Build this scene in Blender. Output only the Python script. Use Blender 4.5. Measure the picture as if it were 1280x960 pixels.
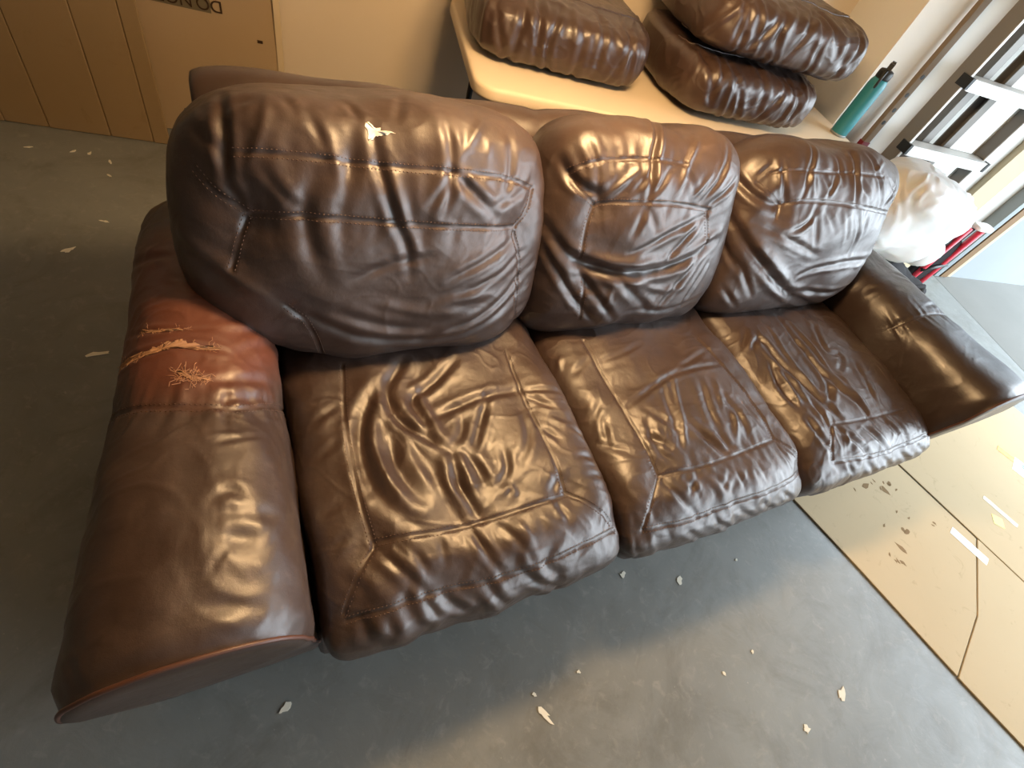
import bpy, math, json, random
import numpy as np
from mathutils import Vector, Matrix

scene = bpy.context.scene
for o in list(bpy.data.objects): bpy.data.objects.remove(o)
R = math.radians
# ------------------------------------------------------------ camera (world = the room's axes; the sofa stands turned by TURN)
TURN = R(10.5)
cam_axes = np.array([[0.89780542, -0.13800349, 0.41821103], [-0.34899135, -0.80215923, 0.48450553], [0.26860839, -0.58094372, -0.76834492]])                       # sofa axes x,y,z seen in camera space (right, down, forward)
Rz = np.array([[math.cos(TURN), -math.sin(TURN), 0], [math.sin(TURN), math.cos(TURN), 0], [0, 0, 1]])
right, down, fwd = (Rz @ cam_axes[:, i] for i in range(3))
cd = bpy.data.cameras.new('camera'); cam = bpy.data.objects.new('camera', cd); scene.collection.objects.link(cam)
cam.matrix_world = Matrix(((right[0], -down[0], -fwd[0], 0), (right[1], -down[1], -fwd[1], 0), (right[2], -down[2], -fwd[2], 1.42), (0, 0, 0, 1)))
cd.sensor_width = 36; cd.lens = 615 / 1280 * 36; cd.clip_start = .02; cd.clip_end = 200
scene.camera = cam
# ------------------------------------------------------------ daylight outside the garage door, exposure
w = bpy.data.worlds.new('overcast_sky'); scene.world = w; w.use_nodes = True
bg = w.node_tree.nodes['Background']; bg.inputs[0].default_value = (.80, .91, 1, 1); bg.inputs[1].default_value = 13.0
pl = bpy.data.lights.new('door_portal', 'AREA'); pl.shape = 'RECTANGLE'; pl.size = 2.25; pl.size_y = 6.2; pl.cycles.is_portal = True
po = bpy.data.objects.new('door_portal', pl); scene.collection.objects.link(po); po.location = (4.02, -1.1, 1.1); po.rotation_euler = (0, R(90), 0)
BULB_POWER = 158.0
scene.view_settings.view_transform = 'Standard'; scene.view_settings.look = 'None'
scene.view_settings.exposure = -0.40; scene.view_settings.gamma = 1.0; scene.view_settings.use_curve_mapping = False
scene.cycles.use_denoising = True
scene.cycles.max_bounces = 10; scene.cycles.diffuse_bounces = 6; scene.cycles.sample_clamp_indirect = 12
# ------------------------------------------------------------ helpers
COL = scene.collection
def lin(r, g, b):
    f = lambda c: (c / 255 / 12.92) if c / 255 <= .04045 else ((c / 255 + .055) / 1.055) ** 2.4
    return (f(r), f(g), f(b), 1)
def new_mat(name, col, rough=.5, spec=.5, metal=0.0):
    m = bpy.data.materials.new(name); m.use_nodes = True
    b = m.node_tree.nodes['Principled BSDF']; b.inputs['Base Color'].default_value = col if len(col) == 4 else (*col, 1)
    b.inputs['Roughness'].default_value = rough; b.inputs['Specular IOR Level'].default_value = spec; b.inputs['Metallic'].default_value = metal
    return m
def nd(m, typ, **kw):
    n = m.node_tree.nodes.new(typ)
    for k, v in kw.items():
        if k in n.inputs: n.inputs[k].default_value = v
        else: setattr(n, k, v)
    return n
def ln(m, a, b): m.node_tree.links.new(a, b)
def bsdf(m): return m.node_tree.nodes['Principled BSDF']
def noise(m, scale, detail=4, rough=.55, coord=None, dist=0.0):
    n = nd(m, 'ShaderNodeTexNoise'); n.inputs['Scale'].default_value = scale; n.inputs['Detail'].default_value = detail; n.inputs['Roughness'].default_value = rough; n.inputs['Distortion'].default_value = dist
    if coord: ln(m, coord, n.inputs['Vector'])
    return n
def ramp(m, src, stops):
    r = nd(m, 'ShaderNodeValToRGB'); e = r.color_ramp.elements
    while len(e) < len(stops): e.new(.5)
    for i, (p, c) in enumerate(stops): e[i].position = p; e[i].color = c if len(c) == 4 else (*c, 1)
    ln(m, src, r.inputs[0]); return r
def mixc(m, fac, a, b):
    x = nd(m, 'ShaderNodeMix', data_type='RGBA'); 
    for sock, val in ((x.inputs[0], fac), (x.inputs[6], a), (x.inputs[7], b)):
        if hasattr(val, 'is_output') or isinstance(val, bpy.types.NodeSocket): ln(m, val, sock)
        else: sock.default_value = val
    return x.outputs[2]
def bump(m, src, strength, dist, prev=None):
    b = nd(m, 'ShaderNodeBump'); b.inputs['Strength'].default_value = strength; b.inputs['Distance'].default_value = dist
    ln(m, src, b.inputs['Height'])
    if prev: ln(m, prev, b.inputs['Normal'])
    return b.outputs[0]
def coords(m, which='Object'): return nd(m, 'ShaderNodeTexCoord').outputs[which]

def tag(o, label=None, cat=None, group=None, kind=None):
    if label: o['label'] = label
    if cat: o['category'] = cat
    if group: o['group'] = group
    if kind: o['kind'] = kind
    return o
def mesh_obj(name, V, F, mat, parent=None, smooth=True, loc=None):
    me = bpy.data.meshes.new(name); me.from_pydata([tuple(map(float, v)) for v in V], [], [tuple(map(int, f)) for f in F]); me.update()
    if smooth: me.polygons.foreach_set('use_smooth', [True] * len(me.polygons))
    if mat: me.materials.append(mat)
    o = bpy.data.objects.new(name, me); COL.objects.link(o)
    if parent: o.parent = parent
    if loc is not None: o.location = loc
    return o
def empty(name, loc, rz=0.0):
    o = bpy.data.objects.new(name, None); COL.objects.link(o); o.location = loc; o.rotation_euler = (0, 0, rz); o.empty_display_size = .1
    return o
def box_vf(x0, x1, y0, y1, z0, z1):
    V = [(x, y, z) for x in (x0, x1) for y in (y0, y1) for z in (z0, z1)]
    return V, [(0, 1, 3, 2), (4, 6, 7, 5), (0, 4, 5, 1), (2, 3, 7, 6), (0, 2, 6, 4), (1, 5, 7, 3)]
def join(*vfs):
    V = []; F = []
    for v, f in vfs:
        n = len(V); V += list(v); F += [tuple(i + n for i in q) for q in f]
    return V, F
def tube(pts, r, seg=10, closed=False, taper=None):
    P = [Vector(p) for p in pts]; V = []; F = []; n = len(P); up = None
    for i, p in enumerate(P):
        t = (P[(i + 1) % n] - P[i - 1]) if closed else (P[min(i + 1, n - 1)] - P[max(i - 1, 0)]); t.normalize()
        if up is None: up = t.orthogonal().normalized()
        up = (up - t * up.dot(t)); up = up.normalized() if up.length > 1e-6 else t.orthogonal().normalized()
        s = t.cross(up); rr = r if taper is None else r * taper[i]
        for k in range(seg):
            a = 2 * math.pi * k / seg; V.append(p + (up * math.cos(a) + s * math.sin(a)) * rr)
    for i in range(n if closed else n - 1):
        for k in range(seg):
            a = i * seg + k; b = i * seg + (k + 1) % seg; c = ((i + 1) % n) * seg + (k + 1) % seg; d = ((i + 1) % n) * seg + k
            F.append((a, b, c, d))
    if not closed: F.append(tuple(range(seg))[::-1]); F.append(tuple((n - 1) * seg + k for k in range(seg)))
    return V, F
def prism(poly, z0, z1):
    n = len(poly); V = [(x, y, z0) for x, y in poly] + [(x, y, z1) for x, y in poly]
    return V, [tuple(range(n))[::-1], tuple(range(n, 2 * n))] + [(i, (i + 1) % n, n + (i + 1) % n, n + i) for i in range(n)]
def round_rect(x0, x1, y0, y1, r, seg=8):
    P = []
    for cx, cy, a0 in ((x1 - r, y1 - r, 0), (x0 + r, y1 - r, 90), (x0 + r, y0 + r, 180), (x1 - r, y0 + r, 270)):
        for k in range(seg + 1):
            a = R(a0 + 90 * k / seg); P.append((cx + r * math.cos(a), cy + r * math.sin(a)))
    return P
def lathe(prof, seg=32, cx=0, cy=0):
    V = []; F = []
    for r, z in prof:
        for k in range(seg): a = 2 * math.pi * k / seg; V.append((cx + r * math.cos(a), cy + r * math.sin(a), z))
    for i in range(len(prof) - 1):
        for k in range(seg): F.append((i * seg + k, i * seg + (k + 1) % seg, (i + 1) * seg + (k + 1) % seg, (i + 1) * seg + k))
    F.append(tuple(range(seg))[::-1]); F.append(tuple((len(prof) - 1) * seg + k for k in range(seg)))
    return V, F
def bevel(o, w, seg=2):
    b = o.modifiers.new('bevel', 'BEVEL'); b.width = w; b.segments = seg; b.limit_method = 'ANGLE'; b.angle_limit = R(40); return o
# ------------------------------------------------------------ materials
def leather(name, base, dark, worn, patch=None, rough=.42):
    m = new_mat(name, base, rough, .68); b = bsdf(m); c = coords(m)
    b.inputs['Coat Weight'].default_value = .15; b.inputs['Coat Roughness'].default_value = .30
    n1 = noise(m, 5, 5, .6, c, .4); n2 = noise(m, 38, 4, .6, c); n3 = noise(m, 14, 6, .65, c, .8)
    col = mixc(m, ramp(m, n1.outputs[0], [(.32, (0, 0, 0)), (.70, (1, 1, 1))]).outputs[0], dark, base)
    col = mixc(m, ramp(m, n3.outputs[0], [(.56, (0, 0, 0)), (.78, (.55, .55, .55))]).outputs[0], col, worn)
    if patch:
        # a rubbed, reddish area with ragged edges
        mp = nd(m, 'ShaderNodeMapping'); mp.inputs['Location'].default_value = [-p / s for p, s in zip(patch[0], patch[1])]; mp.inputs['Scale'].default_value = [1 / s for s in patch[1]]
        ln(m, c, mp.inputs['Vector'])
        g = nd(m, 'ShaderNodeTexGradient', gradient_type='SPHERICAL'); ln(m, mp.outputs[0], g.inputs[0])
        ad = nd(m, 'ShaderNodeMath', operation='MULTIPLY_ADD'); ln(m, n1.outputs[0], ad.inputs[0]); ad.inputs[1].default_value = .5; ln(m, g.outputs[1], ad.inputs[2])
        col = mixc(m, ramp(m, ad.outputs[0], [(.36, (0, 0, 0)), (.62, (1, 1, 1))]).outputs[0], col, patch[2])
    ln(m, col, b.inputs['Base Color'])
    rr = nd(m, 'ShaderNodeMapRange'); ln(m, n3.outputs[0], rr.inputs[0]); rr.inputs[1].default_value = .3; rr.inputs[2].default_value = .75; rr.inputs[3].default_value = rough - .07; rr.inputs[4].default_value = rough + .12
    ln(m, rr.outputs[0], b.inputs['Roughness'])
    v = nd(m, 'ShaderNodeTexVoronoi', feature='DISTANCE_TO_EDGE'); v.inputs['Scale'].default_value = 330; ln(m, c, v.inputs['Vector'])
    vr = ramp(m, v.outputs[0], [(0, (0, 0, 0)), (.12, (1, 1, 1))])
    nb = bump(m, vr.outputs[0], .10, .0012); nb = bump(m, n2.outputs[0], .22, .004, nb)
    # fine slack wrinkles and scuffs
    w1 = nd(m, 'ShaderNodeTexNoise', noise_type='RIDGED_MULTIFRACTAL'); w1.inputs['Scale'].default_value = 21; w1.inputs['Detail'].default_value = 3; w1.inputs['Distortion'].default_value = .6; ln(m, c, w1.inputs['Vector'])
    w2 = nd(m, 'ShaderNodeTexNoise', noise_type='RIDGED_MULTIFRACTAL'); w2.inputs['Scale'].default_value = 60; w2.inputs['Detail'].default_value = 3; w2.inputs['Distortion'].default_value = .5; ln(m, c, w2.inputs['Vector'])
    mk = nd(m, 'ShaderNodeMath', operation='MULTIPLY'); ln(m, w1.outputs[0], mk.inputs[0]); ln(m, ramp(m, n1.outputs[0], [(.42, (0, 0, 0)), (.62, (1, 1, 1))]).outputs[0], mk.inputs[1])
    nb = bump(m, mk.outputs[0], .16, .004, nb); nb = bump(m, w2.outputs[0], .09, .0015, nb)
    ln(m, nb, b.inputs['Normal']); return m
M = {}
LB = (.056, .033, .025, 1); LD = (.036, .020, .015, 1); LW = (.092, .056, .042, 1)
M['leather'] = leather('brown_leather', LB, LD, LW)
M['leather_old'] = leather('worn_brown_leather', LB, LD, LW, ((-.13 - .97, .80 - .68, .58), (.20, .30, .25), (.115, .036, .019, 1)))
M['leather_smooth_shaded'] = leather('smooth_shaded_leather', (.036, .021, .016, 1), (.028, .016, .012, 1), (.05, .03, .022, 1), rough=.36)  # darker base puts the shade of this arm's inner face into its colour
M['leather_loose'] = leather('loose_cushion_leather', (.052, .028, .020, 1), LD, (.09, .05, .034, 1), rough=.40)
M['thread'] = new_mat('stitch_thread', (.115, .068, .047, 1), .6, .3)
M['thread_dark'] = new_mat('edge_piping', (.085, .036, .024, 1), .45)
M['foam'] = new_mat('torn_foam', (.80, .74, .66, 1), .9, .1)
m = M['fibre'] = new_mat('torn_lining', (.46, .26, .15, 1), .85, .1)
m = M['under'] = new_mat('black_lining', (.012, .011, .010, 1), .9, .1)

m = M['floor'] = new_mat('painted_concrete', (.30, .30, .28, 1), .42, .5); b = bsdf(m); c = coords(m)
n1 = noise(m, 1.3, 6, .6, c, .3); n2 = noise(m, 9, 6, .65, c, .5); n3 = noise(m, 60, 4, .6, c)
col = mixc(m, ramp(m, n1.outputs[0], [(.3, (0, 0, 0)), (.7, (1, 1, 1))]).outputs[0], lin(110, 112, 109), lin(132, 135, 132))
col = mixc(m, ramp(m, n2.outputs[0], [(.55, (0, 0, 0)), (.8, (.5, .5, .5))]).outputs[0], col, lin(140, 140, 134))
n4 = noise(m, 3.1, 8, .72, c, 1.5); n5 = noise(m, 24, 6, .7, c, .8)
col = mixc(m, ramp(m, n4.outputs[0], [(.50, (0, 0, 0)), (.68, (.38, .38, .38))]).outputs[0], col, lin(84, 80, 70))
col = mixc(m, ramp(m, n5.outputs[0], [(.55, (0, 0, 0)), (.78, (.5, .5, .5))]).outputs[0], col, lin(158, 157, 150))
col = mixc(m, ramp(m, n3.outputs[0], [(.70, (0, 0, 0)), (.78, (.6, .6, .6))]).outputs[0], col, lin(188, 185, 174))
ln(m, col, b.inputs['Base Color'])
rr = nd(m, 'ShaderNodeMapRange'); ln(m, n2.outputs[0], rr.inputs[0]); rr.inputs[1].default_value = .3; rr.inputs[2].default_value = .7; rr.inputs[3].default_value = .34; rr.inputs[4].default_value = .52
ln(m, rr.outputs[0], b.inputs['Roughness']); ln(m, bump(m, n2.outputs[0], .12, .01), b.inputs['Normal'])
def paint(name, c0, c1, rough=.75):
    m = new_mat(name, c0, rough, .3); c = coords(m); n = noise(m, 2.2, 5, .6, c); n2 = noise(m, 120, 3, .5, c)
    ln(m, mixc(m, n.outputs[0], c0, c1), bsdf(m).inputs['Base Color']); ln(m, bump(m, n2.outputs[0], .10, .003), bsdf(m).inputs['Normal']); return m
M['wall'] = paint('beige_wall_paint', lin(214, 202, 184), lin(206, 192, 172))
M['wall_dark'] = paint('dark_low_bounce_wall', lin(112, 96, 78), lin(96, 80, 62), .8)  # invented dark finish for the unseen left wall, to cut bounced light
M['wall_white'] = paint('white_wall_paint', lin(222, 222, 218), lin(216, 215, 209))
M['ceiling'] = paint('ceiling_paint', lin(150, 140, 124), lin(140, 130, 114))
M['outside'] = paint('white_stucco', lin(150, 156, 160), lin(140, 146, 150))
M['drive'] = paint('driveway_concrete', lin(122, 122, 118), lin(108, 108, 104), .8)
M['wood_trim'] = paint('brown_wood_trim', lin(128, 102, 72), lin(110, 84, 58), .6)
M['cream_trim'] = paint('cream_trim', lin(190, 178, 150), lin(182, 168, 140), .6)
M['joint'] = new_mat('dark_floor_joint', lin(70, 66, 60), .9)
def card(name, c0, c1, stain, amt, scale=9):
    m = new_mat(name, c0, .85, .2); c = coords(m); n = noise(m, 1.7, 5, .6, c, .4); n2 = noise(m, scale, 6, .7, c, 1.2); n3 = noise(m, 200, 2, .5, c)
    col = mixc(m, n.outputs[0], c0, c1)
    col = mixc(m, ramp(m, n2.outputs[0], [(.60, (0, 0, 0)), (.74, (amt, amt, amt))]).outputs[0], col, stain)
    ln(m, col, bsdf(m).inputs['Base Color']); ln(m, bump(m, n3.outputs[0], .06, .002), bsdf(m).inputs['Normal']); return m
M['card'] = card('brown_cardboard', lin(146, 124, 92), lin(134, 111, 79), lin(112, 88, 60), .3)
M['card_pale'] = card('pale_cardboard', lin(172, 151, 122), lin(163, 140, 110), lin(140, 112, 82), .25)
M['card_floor'] = card('floor_cardboard', lin(200, 182, 150), lin(190, 170, 136), lin(120, 98, 72), .35, 12)
M['card_edge'] = new_mat('cardboard_edge', lin(120, 92, 60), .9, .1)
M['ink'] = new_mat('print_ink', lin(58, 42, 30), .8, .2)
M['tape_dark'] = new_mat('grey_tape', lin(104, 94, 72), .55)
M['table_top'] = paint('cream_plastic', lin(226, 210, 184), lin(220, 203, 176), .5)
M['steel_black'] = new_mat('black_steel', lin(28, 27, 27), .4)
M['teal'] = new_mat('teal_powder_coat', lin(42, 122, 134), .38)
M['black_plastic'] = new_mat('black_plastic', lin(22, 24, 24), .45)
m = M['alu'] = new_mat('dull_aluminium', (.22, .21, .195, 1), .5, .5, .4)
m = M['alu_bright'] = new_mat('bright_aluminium', (.58, .58, .56, 1), .45, .5, .3)
M['galv'] = new_mat('galvanised_steel', (.26, .29, .30, 1), .5, .5, .4)
M['plank'] = paint('weathered_wood', lin(140, 126, 108), lin(112, 98, 82), .7)
M['dark_red'] = new_mat('dark_red_paint', lin(120, 26, 34), .5)
M['red'] = new_mat('red_enamel', lin(214, 54, 74), .35)
m = M['bag'] = new_mat('white_plastic_bag', lin(206, 208, 209), .4); m.node_tree.nodes['Principled BSDF'].inputs['Subsurface Weight'].default_value = .1
M['dirt'] = new_mat('trodden_dirt', lin(140, 116, 86), .9, .1)
M['white'] = new_mat('white_plastic', lin(225, 226, 224), .45)
M['black_cloth'] = paint('black_fabric', lin(44, 42, 44), lin(30, 28, 30), .9)
M['yellow'] = new_mat('yellow_tape', lin(214, 164, 36), .5)
M['pale_yellow'] = new_mat('pale_yellow_sticker', lin(244, 232, 120), .6)
M['blue'] = new_mat('blue_print', lin(96, 150, 214), .6)
M['grey_print'] = new_mat('grey_print', lin(120, 124, 128), .7)
M['chip'] = new_mat('pale_paint_chip', lin(226, 222, 206), .8)
M['clear_tape'] = new_mat('clear_tape', lin(205, 188, 158), .3)
M['chrome'] = new_mat('lamp_metal', (.7, .7, .7, 1), .3, .5, 1)
m = M['bulb'] = new_mat('warm_bulb', (1, .9, .75, 1)); b = bsdf(m); b.inputs['Emission Color'].default_value = (1, .64, .31, 1); b.inputs['Emission Strength'].default_value = BULB_POWER
# ------------------------------------------------------------ the room (garage)
def struct(name, vf, mat, parent=None, smooth=False):
    o = mesh_obj(name, *vf, mat, parent, smooth); 
    if parent is None: o['kind'] = 'structure'
    return o
struct('floor', box_vf(-2.7, 3.915, -4.3, 2.6, -.12, 0), M['floor'])
struct('floor_joint', box_vf(3.915, 3.930, -4.3, 2.05, -.12, -.012), M['joint'])
struct('driveway', box_vf(3.930, 12, -9, 2.05, -.14, -.004), M['drive'])
struct('wall_back', box_vf(-2.7, 2.27, 2.45, 2.6, 0, 2.7), M['wall'])
struct('wall_right', box_vf(2.27, 3.56, 2.10, 2.6, 0, 2.7), M['wall_white'])
struct('wall_left', box_vf(-2.85, -2.7, -4.3, 2.6, 0, 2.7), M['wall_dark'])
struct('wall_front', box_vf(-2.85, 4.05, -4.45, -4.3, 0, 2.7), M['wall'])
struct('ceiling', box_vf(-2.85, 4.10, -4.45, 2.6, 2.45, 2.57), M['ceiling'])
struct('wall_door_header', box_vf(3.95, 4.10, -4.3, 2.1, 2.2, 2.45), M['wall_white'])
struct('wall_door_pier', box_vf(3.95, 4.10, -4.3, -4.2, 0, 2.2), M['wall_white'])
struct('wall_outside', box_vf(4.10, 9.0, 2.02, 2.6, -.14, 3.0), M['outside'])
struct('trim_1', box_vf(3.56, 3.74, 2.06, 2.6, 0, 2.7), M['cream_trim'])
struct('trim_2', box_vf(3.74, 3.92, 2.08, 2.6, 0, 2.7), M['wall_white'])
struct('trim_3', join(box_vf(3.985, 4.05, 2.0, 2.6, 0, 2.7)), M['wood_trim'])
struct('trim_4', join(box_vf(4.05, 4.10, 2.01, 2.6, 0, 2.7), box_vf(3.97, 3.985, 2.02, 2.6, 0, 2.7)), M['cream_trim'])
t = struct('door_track', join(box_vf(3.92, 3.925, 2.0, 2.09, 0, 2.6), box_vf(3.925, 3.965, 2.0, 2.005, 0, 2.6), box_vf(3.925, 3.965, 2.085, 2.09, 0, 2.6), box_vf(3.92, 3.97, 2.09, 2.6, 0, 2.7)), M['galv'])
# a low two-globe pendant over the sofa (above the picture)
lamp = empty('pendant_lamp', (.60, .90, 2.45)); tag(lamp, 'low hanging pendant with two warm frosted globes on a cross bar over the sofa', 'lamp')
mesh_obj('ceiling_rose', *lathe([(.05, -.03), (.06, -.005), (.06, 0)], 24), M['white'], lamp)
mesh_obj('rod', *tube([(0, 0, -.02), (0, 0, -.68)], .006, 8), M['chrome'], lamp)
cb_ = mesh_obj('cross_bar', *tube([(-.11, 0, -.68), (.11, 0, -.68)], .010, 10), M['chrome'], lamp)
for sx in (-.11, .11):
    sk = mesh_obj('socket', *lathe([(.022, -.74), (.024, -.70), (.018, -.685)], 18, sx, 0), M['white'], lamp)
    mesh_obj('globe', *lathe([(.105 * math.sin(a) + .0005, -.835 - .105 * math.cos(a)) for a in np.linspace(0, 2.9, 18)], 24, sx, 0), M['bulb'], sk)
# ------------------------------------------------------------ soft-surface modelling (numpy)
def arc_table(n, half, depth):
    # superellipse |s|^n + h^n = 1 resampled evenly by arc length
    t = np.linspace(0, np.pi / 2, 4000)
    s = np.sin(t) ** (2 / n); h = np.cos(t) ** (2 / n)
    L = np.concatenate([[0], np.cumsum(np.hypot(np.diff(s) * half, np.diff(h) * depth))])
    return L / L[-1], s, h
class Pillow:
    """front sheet of a stuffed cushion: a,b in [-1,1] -> local (u,v,w)"""
    def __init__(self, W, H, Tf, Tb, nu, nv, k, frame, warp=None, corner=4):
        self.W, self.H, self.Tf, self.Tb, self.k = W, H, Tf, Tb, k
        self.tu = arc_table(nu, W / 2, Tf); self.tv = arc_table(nv, H / 2, Tf)
        self.O, self.U, self.V, self.N = [np.array(x, float) for x in frame]
        self.warp = warp; self.corner = corner
    def tab(self, T, a):
        x = np.abs(a)
        return np.sign(a) * np.interp(x, T[0], T[1]), np.interp(x, T[0], T[2])
    def local(self, a, b, T=None):
        s, hs = self.tab(self.tu, a); t, ht = self.tab(self.tv, b)
        k = self.k + (1 - 2 * self.k) / (2 + self.corner) * np.abs(s * t) ** self.corner      # closes the outline in smooth round corners
        u = self.W / 2 * s * np.sqrt(np.maximum(0, 1 - k * t * t)); v = self.H / 2 * t * np.sqrt(np.maximum(0, 1 - k * s * s))
        return u, v, self.Tf * hs * ht
    def place(self, u, v, w):
        if self.warp: u, v, w = self.warp(u, v, w)
        return self.O + u[..., None] * self.U + v[..., None] * self.V + w[..., None] * self.N
    def base(self, a, b):
        return self.place(*self.local(np.asarray(a, float), np.asarray(b, float)))
class Roll:
    """swept profile: a in [-1,1] round the profile, b in [-1,1] along y"""
    def __init__(self, prof, y0, y1, shape=None):
        P = np.array(prof, float)
        L = np.concatenate([[0], np.cumsum(np.hypot(*np.diff(P, axis=0).T))]); self.L = L / L[-1] * 2 - 1
        self.P = P; self.y0, self.y1 = y0, y1; self.shape = shape
    def base(self, a, b):
        a = np.asarray(a, float); b = np.asarray(b, float)
        x = np.interp(a, self.L, self.P[:, 0]); z = np.interp(a, self.L, self.P[:, 1])
        y = self.y0 + (b + 1) / 2 * (self.y1 - self.y0)
        if self.shape: x, y, z = self.shape(x, y, z)
        return np.stack([x, y, z], -1)
def grid_normals(P):
    da = np.gradient(P, axis=0); db = np.gradient(P, axis=1)
    n = np.cross(da, db); l = np.linalg.norm(n, axis=-1, keepdims=True)
    return n / np.maximum(l, 1e-12)
def resample(P, step):
    P = np.asarray(P, float); L = np.concatenate([[0], np.cumsum(np.linalg.norm(np.diff(P, axis=0), axis=1))])
    n = max(2, int(L[-1] / step) + 1); q = np.linspace(0, L[-1], n)
    return np.stack([np.interp(q, L, P[:, i]) for i in range(P.shape[1])], -1), q
def smooth_line(ab):
    ab = np.asarray(ab, float)
    for _ in range(2):
        if len(ab) < 3: break
        q = [ab[0]]
        for i in range(len(ab) - 1):
            q += [ab[i] * .75 + ab[i + 1] * .25, ab[i] * .25 + ab[i + 1] * .75]
        q.append(ab[-1]); ab = np.array(q)
    return ab
def line_dist(P, line, reach):
    """distance and arc position (0..1, metres) of every grid point to a 3D polyline, only within reach"""
    sh = P.shape[:2]; F = P.reshape(-1, 3)
    lo = line.min(0) - reach; hi = line.max(0) + reach
    idx = np.nonzero(np.all((F > lo) & (F < hi), axis=1))[0]
    D = np.full(len(F), 9.0); S = np.zeros(len(F))
    if len(idx):
        Q = F[idx]; best = np.full(len(idx), 9.0); bs = np.zeros(len(idx)); acc = 0
        for i in range(len(line) - 1):
            A = line[i]; d = line[i + 1] - A; l2 = d @ d
            if l2 < 1e-12: continue
            t = np.clip((Q - A) @ d / l2, 0, 1); r = np.linalg.norm(Q - A - t[:, None] * d, axis=1)
            m = r < best; best[m] = r[m]; bs[m] = acc + t[m] * np.sqrt(l2); acc += np.sqrt(l2)
        D[idx] = best; S[idx] = bs
    else: acc = 1
    return D.reshape(sh), S.reshape(sh), acc
def wave_noise(P, rng, scale, n=10):
    """sum of random plane waves, roughly -1..1"""
    r = 0
    for i in range(n):
        k = rng.normal(size=3); k *= (0.6 + 0.9 * rng.random()) / scale / np.linalg.norm(k)
        r = r + np.sin(P @ k * 2 * np.pi + rng.random() * 6.28)
    return r / np.sqrt(n)
def crumple(P, rng, scale):
    """ridged creases"""
    w = P + 0.35 * scale * np.stack([wave_noise(P, rng, scale * 1.5, 5) for _ in range(3)], -1)
    r = wave_noise(w, rng, scale, 7)
    return 1 - np.minimum(1, np.abs(r) * 2.2)
def noise1(s, rng, lam):
    r = 0
    for i in range(5): r = r + np.sin(s / lam * 2 * np.pi * (0.6 + 0.9 * rng.random()) + rng.random() * 6.28)
    return r / 2.2
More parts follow.
